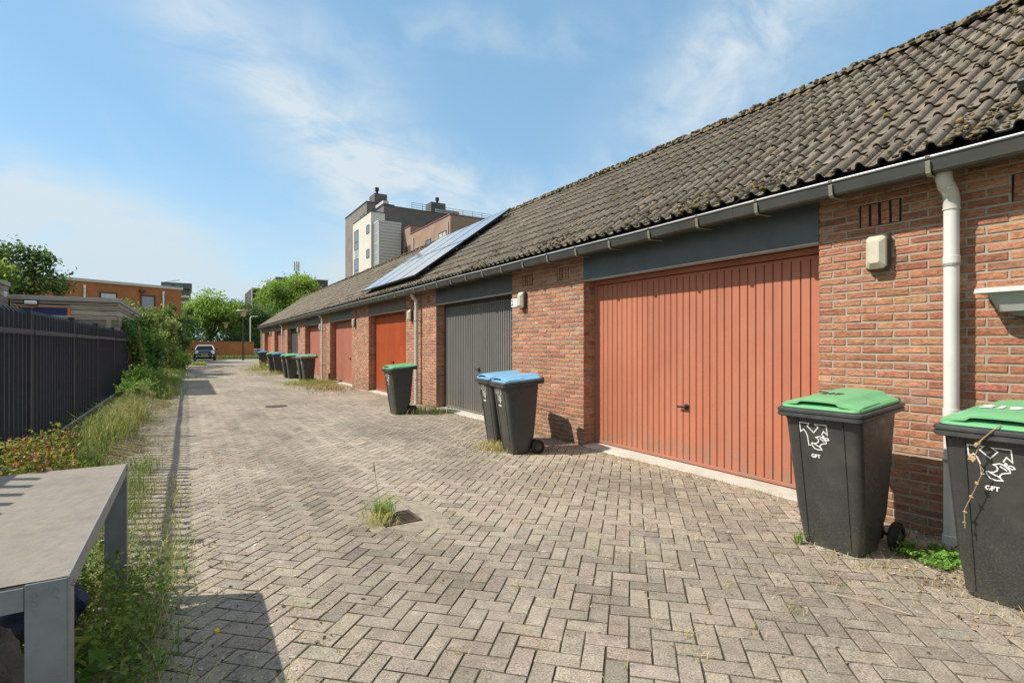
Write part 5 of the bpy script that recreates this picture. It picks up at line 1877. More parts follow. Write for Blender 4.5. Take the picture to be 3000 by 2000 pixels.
# distant high-rise
hr = thing('high_rise', (-3, 330, 0), 'distant dark high-rise with rows of pale balconies behind the orange brick building', 'tower block')
mb = MB(); mb.box(-3.6, 1.4, 320, 345, 0, 30.6); mb.build('wall', M_GBRICK, hr)
mb = MB(); mb.box(-11.4, 1.9, 317, 346, 30.6, 33.4); mb.build('crown', M_DBRICK, hr)
mb = MB()
for k in range(9):
    mb.box(-2.9, .6, 318.6, 319.95, 2 + k * 3.0, 3.1 + k * 3.0)
mb.build('balcony_rows', M_TRIMW, hr)
for x0 in (-10.5, -5.5): window_y(hr, 317, x0, x0 + 3.4, 31.4, 32.6, 2)
mb = MB(); mb.tube([(-10, 325, 33.4), (-10, 325, 34.2), (-3.5, 325, 35.6)], .15, 6); mb.build('roof_crane', M_WFRAME, hr)

# low dark housing beyond the gap at the right of the garden wall
lh = thing('far_house', (12, 92, 0), 'dark low house front glimpsed between the garden wall and the garages', 'house')
mb = MB(); mb.box(6.5, 24, 90, 98, 0, 5.2); mb.build('wall', M_DBRICK, lh)
window_y(lh, 90, 9.5, 12, 2.8, 4.2, 1); window_y(lh, 90, 14, 16.5, 2.8, 4.2, 1)

# ------------------------------------------------------------------ plants
GREENS = [(.165, .265, .050), (.125, .215, .042), (.215, .320, .070), (.100, .170, .038)]
BRIGHT = [(.285, .415, .072), (.240, .365, .060), (.330, .460, .100), (.185, .300, .055)]
DARKS = [(.095, .160, .044), (.072, .130, .036), (.130, .205, .055)]
OLIVE = [(.260, .310, .085), (.205, .260, .070), (.310, .360, .115), (.160, .215, .058)]


def leaves(clumps, n, size, pal, flat=.35, var=.2, sub=9, subr=.34):
    """leaf quads folded along the midrib, gathered in twigs round each clump. clumps: (x,y,z,rx,ry,rz)"""
    vol = np.array([c[3] * c[4] * c[5] for c in clumps]) ** .67
    cnt = np.maximum(1, (n * vol / vol.sum()).astype(int))
    P, Cc_ = [], []
    for c, k in zip(clumps, cnt):
        ns = max(4, int(sub * max(1, (c[3] * c[5]) ** .5 * 1.0)))
        d = NR.normal(0, 1, (ns, 3)); d /= np.linalg.norm(d, axis=1)[:, None]
        rad = NR.random(ns) ** (1 / 2.6)
        sc = np.array(c[3:6])
        cen = np.array(c[:3]) + d * rad[:, None] * sc * .92
        pick = NR.integers(0, ns, k)
        p = cen[pick] + NR.normal(0, 1, (k, 3)) * sc * subr * (.5 + .5 * NR.random((k, 1)))
        P.append(p)
        tone = NR.normal(1, .13, ns)[pick]
        Cc_.append(pick_cols(k, pal, None, .08) * tone[:, None])
    P = np.concatenate(P); c3 = np.clip(np.concatenate(Cc_), .004, 1)
    m = len(P)
    N = NR.normal(0, 1, (m, 3)); N[:, 2] = np.abs(N[:, 2]) + flat
    N /= np.linalg.norm(N, axis=1)[:, None]
    a = NR.normal(0, 1, (m, 3)); U = np.cross(N, a); U /= np.linalg.norm(U, axis=1)[:, None]
    V = np.cross(N, U)
    s = (size * (.55 + .9 * NR.random(m)))[:, None]
    v = np.stack([P - U * s * .5, P + V * s * .30 + N * s * .10, P + U * s * .55 - N * s * .08, P - V * s * .30 + N * s * .10], 1)
    b = (np.arange(m) * 4)[:, None]
    f = np.concatenate([b + np.array([[0, 2, 1]]), b + np.array([[0, 3, 2]])])
    return v.reshape(-1, 3), f, np.repeat(c3, 4, 0)


def blades(P, H, lean, w, pal, bend=.5, var=.15):
    """tapered grass blades"""
    m = len(P); P = np.asarray(P, float)
    H = np.broadcast_to(H, m) * (.6 + .8 * NR.random(m)); an = NR.random(m) * 6.283
    L = lean * H * (.3 + 1.0 * NR.random(m))
    d = np.stack([np.cos(an), np.sin(an), np.zeros(m)], -1); sd = np.stack([-np.sin(an), np.cos(an), np.zeros(m)], -1)
    ww = (w * (.6 + .8 * NR.random(m)))[:, None]
    up = np.array([0, 0, 1.])
    p1 = P + d * (L * .28)[:, None] + up * (H * .55)[:, None]
    p2 = P + d * L[:, None] + up * (H * (1 - bend * .3))[:, None]
    v = np.stack([P - sd * ww, P + sd * ww, p1 + sd * ww * .7, p1 - sd * ww * .7, p2], 1)
    b = (np.arange(m) * 5)[:, None]
    q = b + np.array([[0, 1, 2, 3]]); t = b + np.array([[3, 2, 4]])
    return v.reshape(-1, 3), q, t, np.repeat(pick_cols(m, pal, None, var), 5, 0)


def grass_obj(name, sets, parent=None, mat_=None):
    V, Q, T_, C = [], [], [], []; o = 0
    for v, q, t, c in sets:
        V.append(v); Q.append(q + o); T_.append(t + o); C.append(c); o += len(v)
    return np_mesh(name, np.concatenate(V), [np.concatenate(Q), np.concatenate(T_)], mat_ or M_GRASS, np.concatenate(C), parent)


def leaf_obj(name, sets, parent=None, mat_=None):
    V, F, C = [], [], []; o = 0
    for v, f, c in sets:
        V.append(v); F.append(f + o); C.append(c); o += len(v)
    return np_mesh(name, np.concatenate(V), [np.concatenate(F)], mat_ or M_LEAF, np.concatenate(C), parent)


def limbs(base, tips, r0, seg=4, wob=.12, lift=.25):
    mb = MB()
    b = Vector(base)
    for (tx, ty, tz), r in tips:
        t = Vector((tx, ty, tz)); L = (t - b).length
        pts, rad = [], []
        for k in range(seg + 1):
            u = k / seg
            p = b.lerp(t, u) + Vector((R.uniform(-1, 1), R.uniform(-1, 1), R.uniform(-.5, .5))) * wob * L * .2 * (u * (1 - u) * 4)
            p.z += lift * L * u * (1 - u)
            pts.append(p); rad.append(r * (1 - .85 * u))
        mb.tube(pts, rad, 7)
    return mb


def tree(name, x, y, z0, htr, clumps, n, size, pal, lab, cat='tree', r=.16, group=None, sub=9, subr=.34):
    t = thing(name, (x, y, z0), lab, cat, group)
    tips = [((c[0], c[1], c[2] + c[5] * .2), r * .55) for c in clumps]
    mb = MB(); mb.tube([(x, y, z0 - .1), (x + .05, y, z0 + htr * .5), (x, y + .03, z0 + htr)], [r * 1.25, r, r * .8], 9)
    lm = limbs((x, y, z0 + htr * .96), tips, r)
    b0 = len(mb.v); mb.v += lm.v; mb.f += [tuple(i + b0 for i in f) for f in lm.f]; mb.m += lm.m
    mb.build('trunk', M_BARK, t, smooth=60)
    leaf_obj('crown', [leaves(clumps, n, size, pal, sub=sub, subr=subr)], t)
    return t


def rc_(cx, cy, cz, R0, k, rs, zs=1.0, seed=0):
    rr_ = random.Random(seed)
    out_ = []
    for _ in range(k):
        a = rr_.uniform(0, 6.283); e = rr_.uniform(-.7, 1.2); q = rr_.uniform(.45, .85)
        s = rs * rr_.uniform(.75, 1.3)
        out_.append((cx + R0 * q * math.cos(a) * math.cos(e), cy + R0 * q * math.sin(a) * math.cos(e), cz + R0 * zs * q * math.sin(e), s, s, s * .85))
    return out_


# big tree at the left edge, behind the sheds
cl = rc_(-9.0, 29, 4.3, 2.5, 16, 1.15, .80, 3) + [(-7.6, 26.6, 4.3, 1.2, 1.2, .8), (-6.5, 26.2, 4.05, 1.1, 1.1, .6), (-5.6, 26.0, 3.8, .8, .8, .45), (-9.0, 27, 5.9, .8, .8, .5)]
tree('broadleaf_tree', -9.0, 29, 0, 2.3, cl, 17000, .19, BRIGHT + OLIVE, 'large leafy tree at the left edge rising behind the wooden sheds', r=.22)
cl = rc_(-7.2, 34, 4.7, 1.6, 7, 1.0, .9, 5)
tree('broadleaf_tree', -7.2, 34, 0, 3.5, cl, 5200, .20, DARKS + GREENS[1:2], 'dark green tree tucked right behind the large tree at the left edge', r=.16)
# round bright tree and dark trees beyond the garden wall
cl = rc_(2.2, 68, 4.4, 2.7, 14, 1.4, 1.0, 8) + [(2.2, 68, 6.4, 1.6, 1.6, 1.3)]
tree('broadleaf_tree', 2.2, 68, 0, 2.0, cl, 12000, .25, BRIGHT, 'round bright yellow green tree behind the blue car', r=.2)
cl = rc_(5.9, 72, 4.0, 3.0, 12, 1.5, .9, 9) + [(7.6, 72, 5.2, 1.5, 1.5, 1.4), (4.4, 71, 4.9, 1.4, 1.4, 1.2)]
tree('broadleaf_tree', 5.9, 72, 0, 2.0, cl, 11000, .25, DARKS, 'dark green tree behind the dark street lamp', r=.22)
cl = rc_(9.6, 77, 3.6, 3.0, 10, 1.5, .9, 10)
tree('broadleaf_tree', 9.6, 77, 0, 1.6, cl, 8000, .26, DARKS + BRIGHT[:1], 'mid green tree at the far corner of the garages, behind the white downpipe', r=.2)
cl = rc_(-1.8, 63.5, 3.4, 2.4, 9, 1.3, .9, 14)
tree('broadleaf_tree', -1.8, 63.5, 0, 1.6, cl, 7000, .24, GREENS + DARKS[:1], 'green tree behind the garden wall, left of the blue car', r=.2)
def hedge(x0, x1, y, h, n_, pal, lab):
    t = thing('hedge', ((x0 + x1) / 2, y, 0), lab, 'hedge')
    rr_ = random.Random(int(x0 * 7 + 99)); cl = []
    x = x0
    while x < x1:
        cl.append((x, y + rr_.uniform(-.5, .5), h * rr_.uniform(.30, .62), 1.2, .9, h * rr_.uniform(.30, .45))); x += .62
    lm = limbs((x0, y, 0), [((c[0], c[1], c[2]), .03) for c in cl[:3]], .03)
    for c in cl[3::2]: lm.tube([(c[0], c[1], -.05), (c[0] + .1, c[1], c[2])], [.05, .02], 6)
    lm.build('stems', M_BARK, t)
    leaf_obj('foliage', [leaves(cl, n_, .20, pal)], t)


hedge(-9, 1.2, 65.2, 4.0, 9000, GREENS + DARKS, 'dense green hedge behind the left part of the garden wall')
hedge(1.8, 9.6, 66.4, 3.6, 8000, DARKS, 'dark hedge behind the right part of the garden wall under the trees')
# the pale green tree behind the garage roof
cl = rc_(13.2, 80, 8.0, 4.2, 20, 1.7, .95, 21) + [(9.8, 79, 6.0, 1.7, 1.7, 1.9), (9.6, 79, 3.6, 1.5, 1.5, 1.9), (10.6, 78, 9.0, 1.4, 1.4, 1.3)]
tree('broadleaf_tree', 13.2, 80, 0, 3.8, cl, 24000, .30, BRIGHT, 'large pale green tree rising behind the far end of the garage roof', r=.3)
# feathery tall shrubs along the lane on the left
def shrub(name, x, y, cl, n, size, pal, lab, rr=.03, cat='shrub', group=None, sub=9, subr=.3):
    t = thing(name, (x, y, 0), lab, cat, group)
    lm = limbs((x, y, -.03), [((c[0], c[1], c[2] + c[5] * .5), rr) for c in cl], rr, lift=.1)
    lm.build('stems', M_BARK, t, smooth=60)
    leaf_obj('foliage', [leaves(cl, n, size, pal, sub=sub, subr=subr)], t)
    return t


iv_ = [(-1.55, 19.2, 1.25, .42, .7, .7), (-1.50, 20.6, 1.6, .5, .8, .6), (-1.30, 20.2, .8, .5, .8, .7), (-1.75, 21.8, 1.9, .5, .8, .6), (-1.35, 22.5, 1.2, .55, .8, .8), (-1.7, 19.6, 2.0, .3, .5, .25), (-1.25, 21.4, .5, .5, .9, .5)]
shrub('climbing_shrub', -1.5, 20.6, iv_, 10500, .115, [(.110, .240, .040), (.085, .185, .032), (.150, .290, .055), (.065, .130, .028)], 'dense green climber smothering the far end of the metal fence', .035)
mb = MB()
for k in range(26):
    y = 19.0 + R.uniform(0, .9); x = -1.42 + R.uniform(-.1, .2)
    pts = [(x, y, 1.75 + R.uniform(-.2, .25))]
    for q in range(5): pts.append((pts[-1][0] + R.uniform(-.05, .08), pts[-1][1] + R.uniform(-.16, .08), pts[-1][2] - R.uniform(.15, .38)))
    mb.tube(pts, .007, 4)
tag(mb.build('bare_vines', M_DRYSTEM), 'tangle of bare brown vines hanging on the last fence post', 'vines')
sh = [(-1.35, 27, 1.4, .7, 1.2, .9), (-1.0, 29, 1.9, .7, 1.1, .8), (-1.5, 30, 2.6, .6, 1.0, .6), (-.9, 31, 1.1, .7, 1.2, .8), (-1.1, 32.5, 2.2, .6, 1.0, .6), (-1.4, 27.2, 2.5, .35, .5, .4), (-.75, 30.5, 2.9, .3, .5, .45)]
shrub('tall_shrub', -1.2, 29.5, sh, 8500, .135, OLIVE + GREENS[:2], 'loose olive green shrub in front of the orange brick building', .04, sub=14, subr=.24)
sh = [(-1.3, 36, 1.5, .8, 1.3, 1.0), (-.9, 38, 2.2, .6, 1.2, .8), (-1.2, 39, 3.1, .5, 1.0, .45), (-.65, 39, 1.2, .7, 1.3, .8), (-.5, 41, 3.0, .40, .8, .40), (.05, 41, 3.7, .30, .6, .30), (-.9, 40, 3.8, .26, .5, .30), (-.45, 42, 2.0, .65, 1.0, .8)]
shrub('tall_shrub', -.3, 39, sh, 8500, .16, GREENS + DARKS[:2], 'tall straggly shrub with thin upper twigs left of the round bright tree', .04, sub=14, subr=.24)
sh = [(-2.6, 33, 2.2, .9, 1.2, 1.1), (-2.4, 36, 2.6, .9, 1.2, 1.0), (-2.0, 34, 1.2, .9, 1.4, 1.0), (-2.9, 35, 3.4, .5, .6, .5)]
shrub('tall_shrub', -2.4, 34.5, sh, 6000, .15, OLIVE + DARKS[:1], 'bushy shrub at the foot of the orange brick building behind the fence end', .04)
sh = [(-.45, 33.5, .58, .58, .8, .52), (-.20, 35, .48, .50, .8, .44), (-.80, 34.5, .85, .5, .7, .45)]
shrub('garden_bush', -.1, 34.3, sh, 6500, .095, [(.26, .39, .07), (.20, .33, .055), (.31, .43, .10)], 'rounded bright lime green bush at the edge of the lane', .02)
sh = [(-.75, 46.5, .7, .8, 1.0, .7), (-1.6, 46, 1.2, 1.1, 1.1, 1.1), (-.9, 48, 1.6, .9, 1.0, 1.0), (-1.4, 47, 2.2, .9, .9, .8), (-.2, 50, 2.9, .9, .9, .5)]
shrub('tall_shrub', -1.2, 47, sh, 7500, .17, GREENS + DARKS, 'dark leafy shrub leaning over the lane beside the blue car', .05)
# low lush herbs before the climber, nettles and the coppery shrub by the fence
sh = [(-1.15, 15.5, .35, .38, 1.0, .36), (-1.1, 17.2, .42, .42, 1.0, .42), (-.95, 18.6, .35, .45, .9, .36), (-.85, 16.3, .2, .35, .9, .24)]
shrub('herb_clump', -1.0, 16.9, sh, 8500, .07, [(.20, .33, .055), (.155, .27, .045), (.25, .38, .08)], 'lush light green herbs at the foot of the climber', .01, 'plant')
sh = [(-1.12, 5.55, .30, .28, .45, .24), (-1.02, 6.35, .28, .30, .5, .24), (-1.2, 7.1, .26, .26, .5, .22), (-1.05, 4.9, .24, .26, .4, .2), (-1.25, 6.0, .46, .2, .35, .14)]
shrub('coppery_shrub', -1.1, 6.0, sh, 4200, .042, [(.33, .34, .06), (.25, .30, .05), (.38, .32, .08), (.42, .17, .08), (.18, .23, .04)], 'low yellow green shrub with coppery tips at the fence behind the table', .008)

# ------------------------------------------------------------------ ground cover
def scatter(n, x0, x1, y0, y1, ypow=1.0):
    x = x0 + (x1 - x0) * NR.random(n); y = y0 + (y1 - y0) * NR.random(n) ** ypow
    return x, y


def tufts(k, per, x0, x1, y0, y1, spread, ypow=1.0):
    cx, cy = scatter(k, x0, x1, y0, y1, ypow)
    i = NR.integers(0, k, k * per)
    return cx[i] + NR.normal(0, spread, k * per), cy[i] + NR.normal(0, spread, k * per)


STRAW = [(.50, .39, .18), (.42, .32, .13), (.56, .46, .24), (.36, .27, .11)]
FRESH = [(.20, .30, .06), (.16, .25, .045), (.25, .34, .08), (.31, .34, .09)]
YELLOW = [(.46, .45, .14), (.53, .48, .19), (.36, .39, .10), (.58, .50, .22)]


def onv(x, y, dz=0):
    z = np.where(x < -.15, np.maximum(vz(x, y), gz(x, y) - .02), gz(x, y))
    return np.stack([x, y, z + dz], -1)


sets = []
# dry mown-looking straw at the paving edge
x, y = tufts(1500, 12, -1.1, -.22, 3.6, 20, .05, 1.5); k = x < -.22 + .12 * np.sin(y)
sets.append(blades(onv(x, y)[k], .055, 1.1, .0026, STRAW + FRESH[:2] + YELLOW[:2], .9))
x, y = tufts(800, 9, -1.2, -.30, 17, 45, .08, 1.2)
sets.append(blades(onv(x, y), .10, .9, .006, STRAW + YELLOW, .8))
tag(grass_obj('dry_grass', sets), 'short straw coloured dry grass along the left edge of the paving', 'grass', None, 'stuff')
sets = []
x, y = tufts(360, 15, -1.42, -.85, 6.2, 19, .06, 1.1)
sets.append(blades(onv(x, y), .17, .55, .0036, FRESH, .6))
x, y = tufts(600, 12, -1.4, -.25, 16, 46, .10, 1.0)
sets.append(blades(onv(x, y), .28, .6, .008, FRESH + YELLOW[:1], .7))
x, y = tufts(160, 14, .3, 6.0, 58.6, 59.8, .15)
sets.append(blades(np.stack([x, y, 0 * x - .02], -1), .42, .6, .02, FRESH, .7))
x, y = tufts(120, 10, -.6, 1.0, 42, 45, .15)
sets.append(blades(np.stack([x, y, 0 * x - .02], -1), .25, .6, .012, FRESH + YELLOW, .7))
x, y = tufts(260, 12, -1.42, -.35, 3.8, 7.5, .05)
sets.append(blades(onv(x, y), .17, .6, .003, FRESH, .6))
tag(grass_obj('verge_grass', sets), 'green grass growing along the foot of the fence', 'grass', None, 'stuff')
# tall yellow feather grass by the fence
sets = []
for (cx, cy, n_) in ((-.95, 9.4, 260), (-1.0, 10.5, 330), (-.85, 11.6, 260), (-1.05, 8.6, 120), (-.85, 12.6, 120)):
    x = NR.normal(cx, .13, n_); y = NR.normal(cy, .30, n_)
    sets.append(blades(onv(x, y), .42, .75, .0030, YELLOW + FRESH, .9))
fg = thing('tall_grass_clump', (-.95, 10.4, .05), 'clump of tall yellow bleached grass with seed heads bending over the lane edge', 'grass clump')
grass_obj('grass_stalks', sets, fg)
hv, hq, ht, hc = [], [], [], []
sets = []
for k in range(90):
    cy = R.choice((8.8, 9.4, 10.4, 11.4, 12.6)) + R.gauss(0, .3); cx = -.9 + R.gauss(0, .16)
    a = R.uniform(-.6, 1.2); h = R.uniform(.36, .56); l = R.uniform(.12, .26)
    p = np.array([cx + l * math.cos(a), cy - l * math.sin(a) * .5, .08 + h])
    pts = p + NR.normal(0, 1, (22, 3)) * np.array([.022, .014, .020])
    sets.append(blades(pts, .035, .8, .0022, [(.50, .44, .20), (.42, .40, .16)], .4))
grass_obj('seed_heads', sets, fg)

# weeds and ivy under and beside the table
wd = []
wd.append(leaves([(-.34, 3.1, .12, .22, .5, .18), (-.30, 2.6, .12, .22, .45, .18), (-.30, 2.15, .12, .22, .35, .18), (-.22, 3.5, .07, .16, .35, .10), (-.50, 3.5, .16, .2, .4, .2), (-.18, 2.9, .05, .14, .5, .07)], 5000, .026, [(.17, .27, .05), (.22, .33, .07), (.13, .21, .04), (.29, .37, .08)], sub=16))
leaf = leaf_obj('weed_patch', wd)
tag(leaf, 'thick patch of small leaved green weeds beside the table legs', 'weeds', None, 'stuff')
iv2 = leaves([(-.62, 2.05, .10, .34, .30, .14), (-.35, 1.80, .12, .28, .30, .14), (-.9, 2.5, .10, .3, .5, .12), (-.3, 1.6, .10, .24, .3, .16), (-.45, 2.35, .14, .15, .3, .14), (-.12, 1.9, .07, .16, .3, .1)], 1500, .082, [(.12, .21, .04), (.09, .165, .034), (.16, .26, .05), (.32, .34, .06)], sub=18)
tag(leaf_obj('ivy', [iv2]), 'broad dark ivy leaves spreading under the table', 'ivy', None, 'stuff')
sets = []
x, y = tufts(70, 7, -.45, .02, 1.75, 4.6, .05)
sets.append(blades(onv(x, y), .20, 1.25, .0022, YELLOW + FRESH, .8))
x, y = tufts(40, 8, -.2, .30, 1.5, 2.4, .06)
sets.append(blades(onv(x, y), .13, 1.1, .002, YELLOW + STRAW, .9))
x, y = tufts(300, 10, -.75, -.08, 3.0, 6.5, .06)
sets.append(blades(onv(x, y), .075, 1.0, .0022, STRAW + YELLOW, .9))
tag(grass_obj('wild_grass', sets), 'thin wild grass bending over the paving beside the table', 'grass', None, 'stuff')
# long arching stalks and dandelions
FLW = 'small wild flowers near the table'
flo = [((.06, 1.75), (.22, 1.62, .18), 'y', 'yellow dandelion on a long bent stalk low in the corner'), ((-.02, 2.45), (.10, 2.42, .24), 'y', 'yellow dandelion among the weeds right of the table leg'),
       ((.12, 1.55), (.14, 1.52, .13), 'p', 'closed pale dandelion head at the bottom edge'), ((.28, 2.1), (.36, 2.02, .10), 'y', 'small yellow flower lying over the dark shaded paving')]
for (b0, tip, kind, lab) in flo:
    t = thing('wild_flower', (b0[0], b0[1], 0), lab, 'flower', FLW)
    mb = MB(); mb.tube([(b0[0], b0[1], 0), ((b0[0] + tip[0]) / 2 - .01, (b0[1] + tip[1]) / 2, tip[2] * .7), tip], .0022, 5); mb.build('stalk', M_STEM, t)
    mb = MB()
    mb.lathe(tip[0], tip[1], [(.004, tip[2] - .008), (.012, tip[2]), (.010, tip[2] + .007), (.0, tip[2] + .009)], 9)
    mb.build('flower_head', mat('dandelion_' + kind + str(len(MATS)), (.62, .42, .02) if kind == 'y' else (.50, .36, .24), .7, var=.1), t, smooth=60)

# tufts at the drain, the bins and the joints
dg = thing('grass_tuft', (DRAIN[0] - .12, DRAIN[1] + .12, 0), 'green grass tuft with one tall seed stalk growing from the drain grate', 'grass tuft')
x = NR.normal(DRAIN[0] - .09, .050, 190); y = NR.normal(DRAIN[1] + .12, .045, 190)
x2 = NR.normal(DRAIN[0] - .19, .07, 120); y2 = NR.normal(DRAIN[1] - .05, .10, 120)
grass_obj('blades', [blades(np.stack([x, y, x * 0 - .03], -1), .145, 1.0, .0030, FRESH + FRESH + YELLOW[:1], .5), blades(np.stack([x2, y2, x2 * 0 - .02], -1), .10, 1.5, .0022, YELLOW, .9)], dg)
mb = MB(); mb.tube([(1.38, 4.27, 0), (1.345, 4.29, .22), (1.33, 4.31, .38)], .0022, 5); mb.tube([(1.33, 4.31, .34), (1.328, 4.312, .41)], [.007, .003], 6)
mb.build('seed_stalk', M_STEM, dg)

GT = 'weeds at the foot of the bins'
def weed_tuft(cx, cy, n_, h, sp, lab, pal=None, fl=0):
    t = thing('weed_tuft', (cx, cy, float(gz(cx, cy))), lab, 'weeds', GT)
    x = NR.normal(cx, sp, n_); y = NR.normal(cy, sp * 1.3, n_)
    grass_obj('blades', [blades(np.stack([x, y, gz(x, y)], -1), h, .8, .0036, pal or (FRESH + YELLOW), .7)], t)
    if fl:
        x = NR.normal(cx, sp * .7, fl); y = NR.normal(cy, sp * .7, fl)
        P = np.stack([x, y, gz(x, y) + h * (.6 + .6 * NR.random(fl))], -1)
        v, f = lumps(P, np.full(fl, .016), .8)
        fo_ = np_mesh('flower_heads', v, [f], mat('weed_flower' + str(len(MATS)), (.55, .42, .06), .7, var=.2), parent=t); fo_['kind'] = 'stuff'
    return t


weed_tuft(3.50, 6.03, 420, .10, .11, 'dry straw tuft between the two blue lidded bins', STRAW + YELLOW)
weed_tuft(3.95, 10.0, 300, .16, .13, 'green tuft by the wheel of the lone green lidded bin')
weed_tuft(4.35, 9.75, 240, .14, .16, 'low green weeds at the brick pier behind the lone green lidded bin')
weed_tuft(3.42, 19.6, 700, .20, .30, 'yellow green weeds under the weed draped bin')
weed_tuft(3.95, 19.2, 500, .24, .26, 'weeds with pale heads in front of the downpipe past the faded red door', None, 25)
weed_tuft(3.35, 26.6, 500, .22, .40, 'grassy patch in front of the deep blue lidded bins')
weed_tuft(3.50, 32.6, 420, .45, .28, 'taller weeds with yellow flowers before the farthest bin', None, 60)
weed_tuft(3.3, 31.4, 600, .22, .45, 'grassy patch on the lane before the farthest bin')
weed_tuft(3.640, 2.02, 36, .09, .010, 'thin green blades at the front corner of bin 217', FRESH)
hd = thing('dry_weed_heap', (3.7, 17.6, 0), 'heap of cut brown weeds lying in front of the faded red door', 'weeds')
x = NR.normal(3.75, .32, 1500); y = NR.normal(17.3, .9, 1500)
grass_obj('stalks', [blades(np.stack([x, y, gz(x, y) + .03 * NR.random(1500)], -1), .10, 2.2, .006, STRAW + [(.20, .13, .07), (.16, .105, .055), (.30, .24, .08)], 1.0)], hd)
dw = thing('draped_weeds', (3.6, 20, .95), 'dry uprooted weeds hanging over the rim of the nearest far green bin', 'weeds')
x = NR.normal(3.62, .22, 320); y = NR.normal(19.76, .05, 320)
b_ = blades(np.stack([x, y, .90 + .06 * NR.random(320)], -1), .11, 1.6, .005, STRAW + [(.30, .14, .09), (.26, .10, .07)], 1.0)
grass_obj('stalks', [b_], dw)
# fern-like weed by the near bin
fw = thing('leafy_weed', (4.12, 1.40, .02), 'low bright green feathery weed on the sandy ground between bins 217 and 219', 'weed')
leaf_obj('leaves', [leaves([(4.06, 1.52, .05, .12, .10, .035), (4.10, 1.38, .05, .12, .10, .035), (4.16, 1.27, .05, .12, .10, .035), (4.20, 1.42, .05, .08, .08, .03), (4.0, 1.35, .045, .1, .09, .03)], 1500, .024, [(.22, .42, .08), (.17, .35, .065), (.27, .46, .11)], flat=1.2, sub=22, subr=.22)], fw)
# dry stalk caught on bin 219
ds = thing('dry_stalk', (3.53, 1.0, .9), 'dry brown stalk with withered heads hanging down the front of bin 219', 'dry stalk')
mb = MB()
x0 = 3.535
mb.tube([(x0 + .02, .93, .99), (x0 - .015, .96, .95), (x0 - .008, 1.00, .90), (x0 + .020, 1.035, .80)], .003, 5)
mb.tube([(x0 - .012, .965, .945), (x0 + .0, 1.02, .88)], .003, 5)
mb.tube([(x0 + .020, 1.035, .80), (x0 + .028, 1.00, .74), (x0 + .045, 1.05, .60), (x0 + .06, 1.09, .50), (x0 + .07, 1.09, .40)], .0024, 5)
mb.build('stem', M_DRYSTEM, ds)
P = np.array([(x0 - .004, 1.02, .875), (x0 + .008, 1.045, .80), (x0 + .012, 1.05, .79), (x0 + .038, 1.03, .66), (x0 + .05, 1.06, .58), (x0 + .062, 1.09, .49), (x0 + .066, 1.095, .43)])
v, f = lumps(P, np.array([.012, .015, .010, .010, .010, .008, .008]), 1.0, .35)
np_mesh('withered_heads', v, [f], M_DRYSTEM, parent=ds)

# litter of leaves, twigs, crumbs of moss and grit on the paving
def flakes(n, fx, fy, size, pal):
    x, y = fx, fy
    m = len(x)
    an = NR.random(m) * 6.283; s = size * (.4 + 1.2 * NR.random(m))
    asp = .25 + .6 * NR.random(m)
    u = np.stack([np.cos(an), np.sin(an), .25 * NR.normal(0, 1, m)], -1) * s[:, None]
    w = np.stack([-np.sin(an), np.cos(an), .35 * NR.normal(0, 1, m)], -1) * (s * asp)[:, None]
    P = np.stack([x, y, gz(x, y) + .004 + .004 * NR.random(m)], -1)
    v = np.stack([P - u, P + w, P + u, P - w], 1).reshape(-1, 3)
    f = (np.arange(m) * 4)[:, None] + np.array([[0, 1, 2, 3]])
    return v, f, np.repeat(pick_cols(m, pal, None, .2), 4, 0)


fl_ = []
BRN = [(.13, .085, .045), (.22, .15, .08), (.075, .05, .03), (.30, .22, .12), (.42, .38, .31)]
x, y = NR.normal(4.05, .32, 900), NR.normal(1.15, .60, 900); fl_.append(flakes(0, x, y, .011, BRN))
x, y = NR.normal(3.3, .5, 500), NR.normal(2.3, .9, 500); fl_.append(flakes(0, x, y, .007, BRN))
x, y = scatter(1500, -.3, 4.5, 1.2, 14, 1.5); fl_.append(flakes(0, x, y, .006, BRN))
x, y = NR.normal(4.25, .16, 1100), .5 + 18 * NR.random(1100) ** 1.3; fl_.append(flakes(0, np.minimum(x, 4.55), y, .010, BRN + STRAW))
x, y = NR.normal(.15, .25, 900), scatter(900, 0, 1, 1.6, 8)[1]; fl_.append(flakes(0, x, y, .010, BRN + STRAW))
x, y = NR.normal(3.4, .25, 380), NR.normal(6.1, .35, 380); fl_.append(flakes(0, x, y, .010, BRN + STRAW))
V, F, C, o = [], [], [], 0
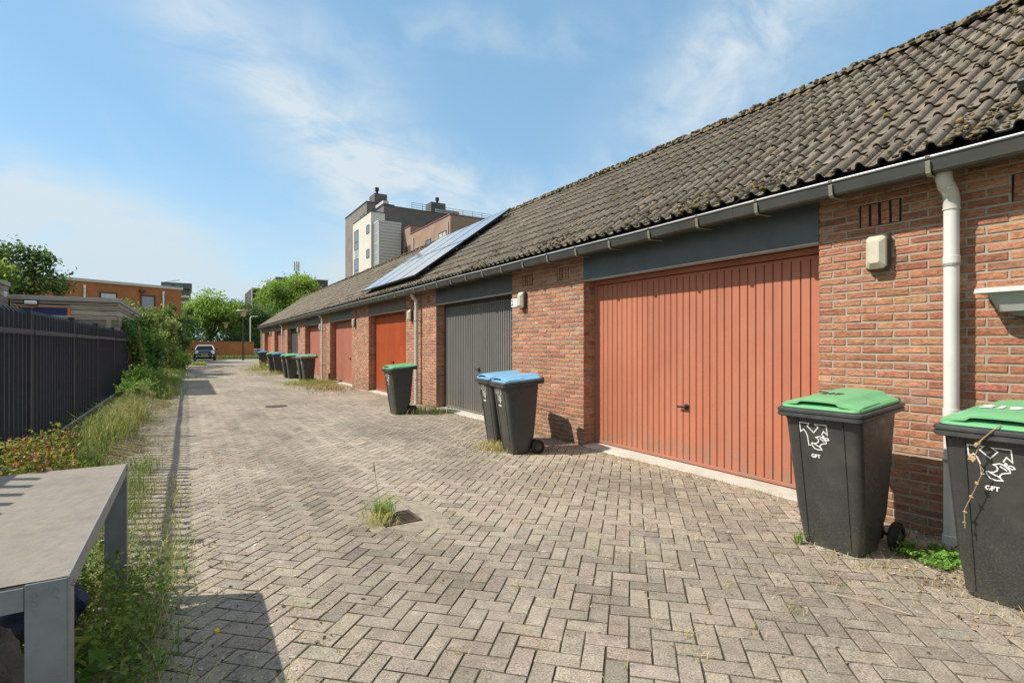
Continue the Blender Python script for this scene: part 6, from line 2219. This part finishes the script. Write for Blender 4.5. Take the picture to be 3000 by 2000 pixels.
for v, f, c in fl_: V.append(v); F.append(f + o); C.append(c); o += len(v)
tag(np_mesh('leaf_litter', np.concatenate(V), [np.concatenate(F)], mat('litter', attr=True, rough=.95, var=.1), np.concatenate(C)), 'scattered dry leaf and moss crumbs on the paving', 'litter', None, 'stuff')
sets = []
# little plants in the joints, denser near the garages
x, y = scatter(700, 2.2, 4.4, 1.2, 9.5, 1.3)
i = NR.integers(0, 700, 5200)
sets.append(blades(np.stack([x[i] + NR.normal(0, .02, 5200), y[i] + NR.normal(0, .02, 5200), gz(x[i], y[i]) - .008], -1), .018, .9, .0018, [(.12, .14, .035), (.16, .15, .05), (.22, .17, .07), (.09, .10, .03)], .6))
x, y = scatter(140, .2, 4.4, 1.5, 8, 1.3); i = NR.integers(0, 140, 1300)
sets.append(blades(np.stack([x[i] + NR.normal(0, .03, 1300), y[i] + NR.normal(0, .03, 1300), gz(x[i], y[i])], -1), .04, 1.2, .0018, STRAW + FRESH[:1], .8))
x = 4.52 - .22 * NR.random(2600) ** 2; y = .3 + 20 * NR.random(2600) ** 1.4
sets.append(blades(np.stack([x, y, gz(x, y)], -1), .035, 1.2, .002, STRAW + FRESH[:1] + [(.15, .10, .06)], .8))
x = NR.normal(3.95, .30, 1300); y = NR.normal(1.0, .45, 1300)
sets.append(blades(np.stack([x, y, gz(x, y)], -1), .035, 2.2, .0016, STRAW + [(.35, .27, .16)], 1.0))
tag(grass_obj('joint_weeds', sets), 'tiny weeds and straw in the joints of the paving', 'weeds', None, 'stuff')
mb = MB()
for (x, y, a, l) in ((2.05, 5.3, .5, .2), (3.18, 1.18, 1.9, .38), (2.9, 1.62, 2.6, .12), (3.85, 1.05, .8, .2)):
    z = float(gz(x, y)) + .006
    mb.tube([(x, y, z), (x + l * .5 * math.cos(a), y + l * .5 * math.sin(a), z + .012), (x + l * math.cos(a), y + l * math.sin(a), z)], .0019, 5)
tag(mb.build('twigs', mat('pale_twig', (.46, .38, .26), .8, var=.15)), 'few pale dry twigs lying on the paving by the near bins', 'twigs', None, 'stuff')
